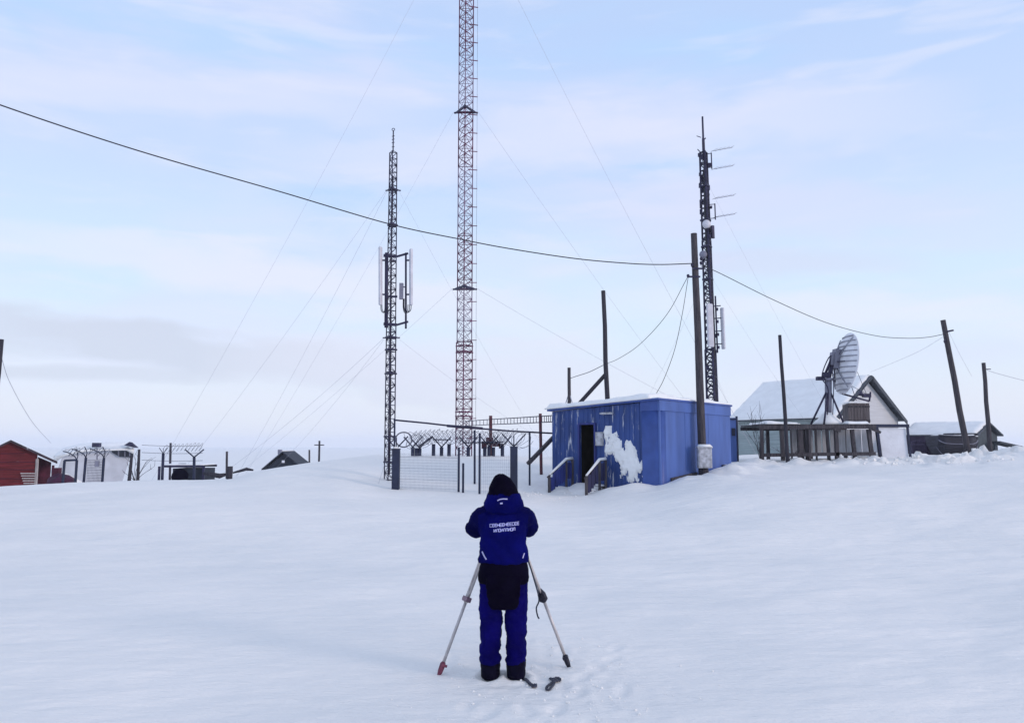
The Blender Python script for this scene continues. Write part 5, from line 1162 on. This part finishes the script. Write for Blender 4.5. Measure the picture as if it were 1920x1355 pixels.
def ground_ribbon(pts, w, th, name, m, parent):
    mb = MB(); P_ = spline([V((q.x,q.y,0)) for q in pts], 6); rings = []
    for i, q in enumerate(P_):
        d_ = (P_[min(i+1,len(P_)-1)]-P_[max(i-1,0)]).normalized(); x = V((-d_.y,d_.x,0)); z = gz(q.x,q.y)+.004+.006*abs(math.sin(i*1.1))
        rings.append([V((q.x,q.y,z))+x*w/2, V((q.x,q.y,z+th))+x*w/2*.9, V((q.x,q.y,z+th))-x*w/2*.9, V((q.x,q.y,z))-x*w/2])
    mb.loft(rings, False); return mb.build(name, m, parent)
q = ptf(990,1279); o = thing('dropped_strap', q, 'dark strap lying in the snow from the heel of the boot', 'strap')
ground_ribbon([ptf(976,1268), ptf(984,1275), ptf(992,1282), ptf(998,1286), ptf(1004,1286), ptf(1003,1289), ptf(996,1289)], .028, .012, 'webbing', 'strap', o)
q = ptf(1035,1283); o = thing('dropped_harness', q, 'buckled loop of dark strap on trodden snow near the tripod foot', 'strap')
ground_ribbon([ptf(1030,1274), ptf(1038,1275), ptf(1046,1273), ptf(1050,1277), ptf(1042,1279), ptf(1034,1278)], .024, .014, 'webbing', 'strap', o)
ground_ribbon([ptf(1040,1279), ptf(1032,1284), ptf(1024,1292), ptf(1029,1295), ptf(1036,1288), ptf(1040,1281)], .018, .012, 'webbing', 'strap', o)

rn = random.Random(31); mb = MB()                                # crumbs of broken crust on the trodden snow
def crumb(x, y, r_):
    c_ = V((x, y, gz(x, y) + r_*.25)); n_ = rn.random()*50; rings = []
    for k, (q_, z_) in enumerate(((.55,-.7),(1,-.1),(.8,.5),(.3,.85))): rings.append([c_ + V((math.cos(t)*q_, math.sin(t)*q_, z_))*r_*(1+.45*noise.noise(V((t*1.3,k*.9,n_)))) for t in np.linspace(0, 2*math.pi, 7)[:-1]])
    mb.loft(rings, False)
for i in range(170):
    a_ = rn.gauss(.4, .6); b__ = rn.gauss(7.1, .6)
    if 5.4 < b__ < 9: crumb(a_, b__, rn.choice((.004,.005,.006,.008,.012)))
for i in range(24):
    q = sp(rn.uniform(1.6,3.7), -rn.uniform(.9,2.4), 0); crumb(q.x, q.y, rn.uniform(.012,.035))
for i in range(90): q = on(rn.uniform(1560,1900), rn.uniform(27.5,32)); crumb(q.x, q.y, rn.uniform(.02,.09))
tag(mb.build('snow_crumbs', 'snow_ground'), kind='stuff')
# ------------------------------------------------------------------ sky, sun, camera
HAZE = 0.0003; S.cycles.volume_bounces = 3
SUN_EL, SUN_AZ = R(14), R(118)                                 # azimuth clockwise from +Y: light from the camera's side
w = bpy.data.worlds.new('World'); S.world = w; w.use_nodes = True
nt = w.node_tree; N = nt.nodes; L = nt.links; bg = N['Background']; bg.inputs['Strength'].default_value = 0.1
sky = N.new('ShaderNodeTexSky'); sky.sky_type = 'NISHITA'; sky.sun_disc = False; sky.sun_elevation = SUN_EL; sky.sun_rotation = SUN_AZ; sky.altitude = 50; sky.air_density = 1.0; sky.dust_density = 0.6; sky.ozone_density = 2.5
tc = N.new('ShaderNodeTexCoord'); sep = N.new('ShaderNodeSeparateXYZ'); L.new(tc.outputs['Generated'], sep.inputs[0])
# thin overcast: its colour by height above the horizon
gr = N.new('ShaderNodeValToRGB'); e = gr.color_ramp.elements
stops = [(0.0,(.745,.775,.875)),(.05,(.75,.79,.895)),(.12,(.69,.81,.945)),(.20,(.63,.785,.96)),(.32,(.56,.69,.95)),(.47,(.485,.635,.93)),(.65,(.50,.62,.86)),(1.0,(.56,.63,.80))]
e[0].position, e[0].color = stops[0][0], (*stops[0][1],1); e[1].position, e[1].color = stops[-1][0], (*stops[-1][1],1)
for p_, c_ in stops[1:-1]: q = e.new(p_); q.color = (*c_,1)
L.new(sep.outputs['Z'], gr.inputs['Fac'])
def cloud(scale, stretch, rot, lo, hi, det=6, off=(0,0,0)):
    mp = N.new('ShaderNodeMapping'); mp.inputs['Scale'].default_value = stretch; mp.inputs['Rotation'].default_value = rot; mp.inputs['Location'].default_value = off
    L.new(tc.outputs['Generated'], mp.inputs['Vector']); nz = N.new('ShaderNodeTexNoise'); nz.inputs['Scale'].default_value = scale; nz.inputs['Detail'].default_value = det; nz.inputs['Roughness'].default_value = .52; nz.inputs['Distortion'].default_value = .4
    L.new(mp.outputs[0], nz.inputs['Vector']); mr = N.new('ShaderNodeMapRange'); mr.interpolation_type = 'SMOOTHSTEP'; mr.inputs['From Min'].default_value = lo; mr.inputs['From Max'].default_value = hi
    L.new(nz.outputs['Fac'], mr.inputs['Value']); return mr.outputs['Result']
def mixc(fac, a_, b__, scale=1.0):
    m_ = N.new('ShaderNodeMix'); m_.data_type = 'RGBA'
    if scale != 1.0:
        mm = N.new('ShaderNodeMath'); mm.operation = 'MULTIPLY'; mm.inputs[1].default_value = scale; L.new(fac, mm.inputs[0]); fac = mm.outputs[0]
    L.new(fac, m_.inputs['Factor'])
    for s_, i_ in ((a_,6),(b__,7)):
        if isinstance(s_, tuple): m_.inputs[i_].default_value = (*s_,1)
        else: L.new(s_, m_.inputs[i_])
    return m_.outputs[2]
col = gr.outputs['Color']
col = mixc(cloud(2.0, (1,1,3.4), (0,R(8),0), .44, .66), col, (.70,.74,.945), .6)        # pinkish veils
hi_ = N.new('ShaderNodeMapRange'); hi_.inputs['From Min'].default_value = .14; hi_.inputs['From Max'].default_value = .30; L.new(sep.outputs['Z'], hi_.inputs['Value'])
gp = N.new('ShaderNodeMath'); gp.operation = 'MULTIPLY'; L.new(cloud(3.0, (1,1,4.5), (0,R(-10),0), .50, .70, 6, (3,1,2)), gp.inputs[0]); L.new(hi_.outputs[0], gp.inputs[1])
col = mixc(gp.outputs[0], col, (.47,.66,.955), .8)  # clearer blue gaps
col = mixc(cloud(5.5, (1,1,6), (0,R(6),0), .50, .72, 6, (7,2,4)), col, (.76,.79,.94), .45)     # small pale shreds
def mth(op, a_, b__=None, c__=None):
    m_ = N.new('ShaderNodeMath'); m_.operation = op
    for k, q in enumerate((a_, b__, c__)):
        if q is None: continue
        if isinstance(q, (int, float)): m_.inputs[k].default_value = q
        else: L.new(q, m_.inputs[k])
    return m_.outputs[0]
ay = mth('MAXIMUM', sep.outputs['Y'], .01); az = mth('DIVIDE', sep.outputs['X'], ay); el_ = mth('DIVIDE', sep.outputs['Z'], ay)
wob = N.new('ShaderNodeTexNoise'); wob.inputs['Scale'].default_value = 9; wob.inputs['Detail'].default_value = 5; mpw = N.new('ShaderNodeMapping'); mpw.inputs['Scale'].default_value = (1,1,3); L.new(tc.outputs['Generated'], mpw.inputs['Vector']); L.new(mpw.outputs[0], wob.inputs['Vector'])
def streak(a0, e0, slope, th, half, colr, k):
    """one long thin cloud: centre azimuth tangent a0, height e0, tilt, thickness, half length"""
    global col
    d_ = mth('SUBTRACT', el_, mth('MULTIPLY_ADD', mth('SUBTRACT', az, a0), slope, e0))
    d_ = mth('MULTIPLY_ADD', mth('SUBTRACT', wob.outputs['Fac'], .5), th*2.0, d_)
    f_ = mth('SUBTRACT', 1.0, mth('ABSOLUTE', mth('DIVIDE', d_, th))); f_ = mth('SMOOTH_MIN', mth('MAXIMUM', f_, 0.0), .6, .3)
    g_ = mth('SUBTRACT', 1.0, mth('POWER', mth('ABSOLUTE', mth('DIVIDE', mth('SUBTRACT', az, a0), half)), 2.5)); g_ = mth('MAXIMUM', g_, 0.0)
    front = mth('GREATER_THAN', sep.outputs['Y'], .02)
    col = mixc(mth('MULTIPLY', mth('MULTIPLY', f_, g_), front), col, colr, k*1.7)
streak(-.40, .118, -.13, .034, .40, (.615,.665,.80), 1.15)
streak(-.56, .092, -.03, .012, .26, (.63,.68,.81), .9)
streak(-.10, .098, -.04, .05, .30, (.74,.76,.90), .7)
streak(.33, .235, -.02, .022, .22, (.66,.69,.88), .55)
streak(-.30, .215, -.16, .040, .45, (.78,.80,.93), .75)
streak(.12, .40, .10, .05, .50, (.76,.78,.945), .6)
streak(.42, .17, -.05, .03, .35, (.80,.82,.93), .6)
streak(-.45, .46, -.08, .035, .40, (.72,.76,.945), .6)
streak(.35, .30, -.03, .05, .40, (.69,.72,.93), .5)
sc_ = N.new('ShaderNodeVectorMath'); sc_.operation = 'SCALE'; sc_.inputs['Scale'].default_value = 10.0; L.new(col, sc_.inputs[0])
fin = N.new('ShaderNodeMix'); fin.data_type = 'RGBA'; fin.inputs['Factor'].default_value = .92; L.new(sky.outputs[0], fin.inputs[6]); L.new(sc_.outputs[0], fin.inputs[7])
L.new(fin.outputs[2], bg.inputs['Color'])

# thin air: far snow fades towards the sky
hz = MB(); hz.box((0, 2380, 14), (10400, 5100, 54)); ho_ = hz.build('haze', 'snow'); ho_['kind'] = 'stuff'; ho_.data.materials.clear()
hm_ = bpy.data.materials.new('haze_air'); hm_.use_nodes = True; hN = hm_.node_tree.nodes; hN.remove(hN['Principled BSDF']); pv = hN.new('ShaderNodeVolumePrincipled')
pv.inputs['Color'].default_value = (.93,.95,1,1); pv.inputs['Density'].default_value = HAZE; pv.inputs['Anisotropy'].default_value = .2
hm_.node_tree.links.new(pv.outputs[0], hN['Material Output'].inputs['Volume']); ho_.data.materials.append(hm_)
sd = bpy.data.lights.new('sun', 'SUN'); sd.energy = 1.25; sd.angle = R(14); sd.color = (1, .82, .72)
so = bpy.data.objects.new('sun', sd); COL.objects.link(so)
sv = V((math.sin(SUN_AZ)*math.cos(SUN_EL), math.cos(SUN_AZ)*math.cos(SUN_EL), math.sin(SUN_EL)))
so.rotation_euler = sv.to_track_quat('Z', 'Y').to_euler(); so.location = (10,-10,20)

cd = bpy.data.cameras.new('camera'); cam = bpy.data.objects.new('camera', cd); COL.objects.link(cam)
cd.sensor_width = 36; cd.lens = 36*F/1920; cd.clip_end = 12000; cd.clip_start = .05
cam.location = (0,0,EYE); cam.rotation_euler = (R(90)+PITCH, 0, 0); S.camera = cam
S.view_settings.view_transform = 'Standard'; S.view_settings.look = 'None'; S.view_settings.exposure = 0.18; S.view_settings.gamma = 1
S.render.resolution_x = 1024; S.render.resolution_y = 722
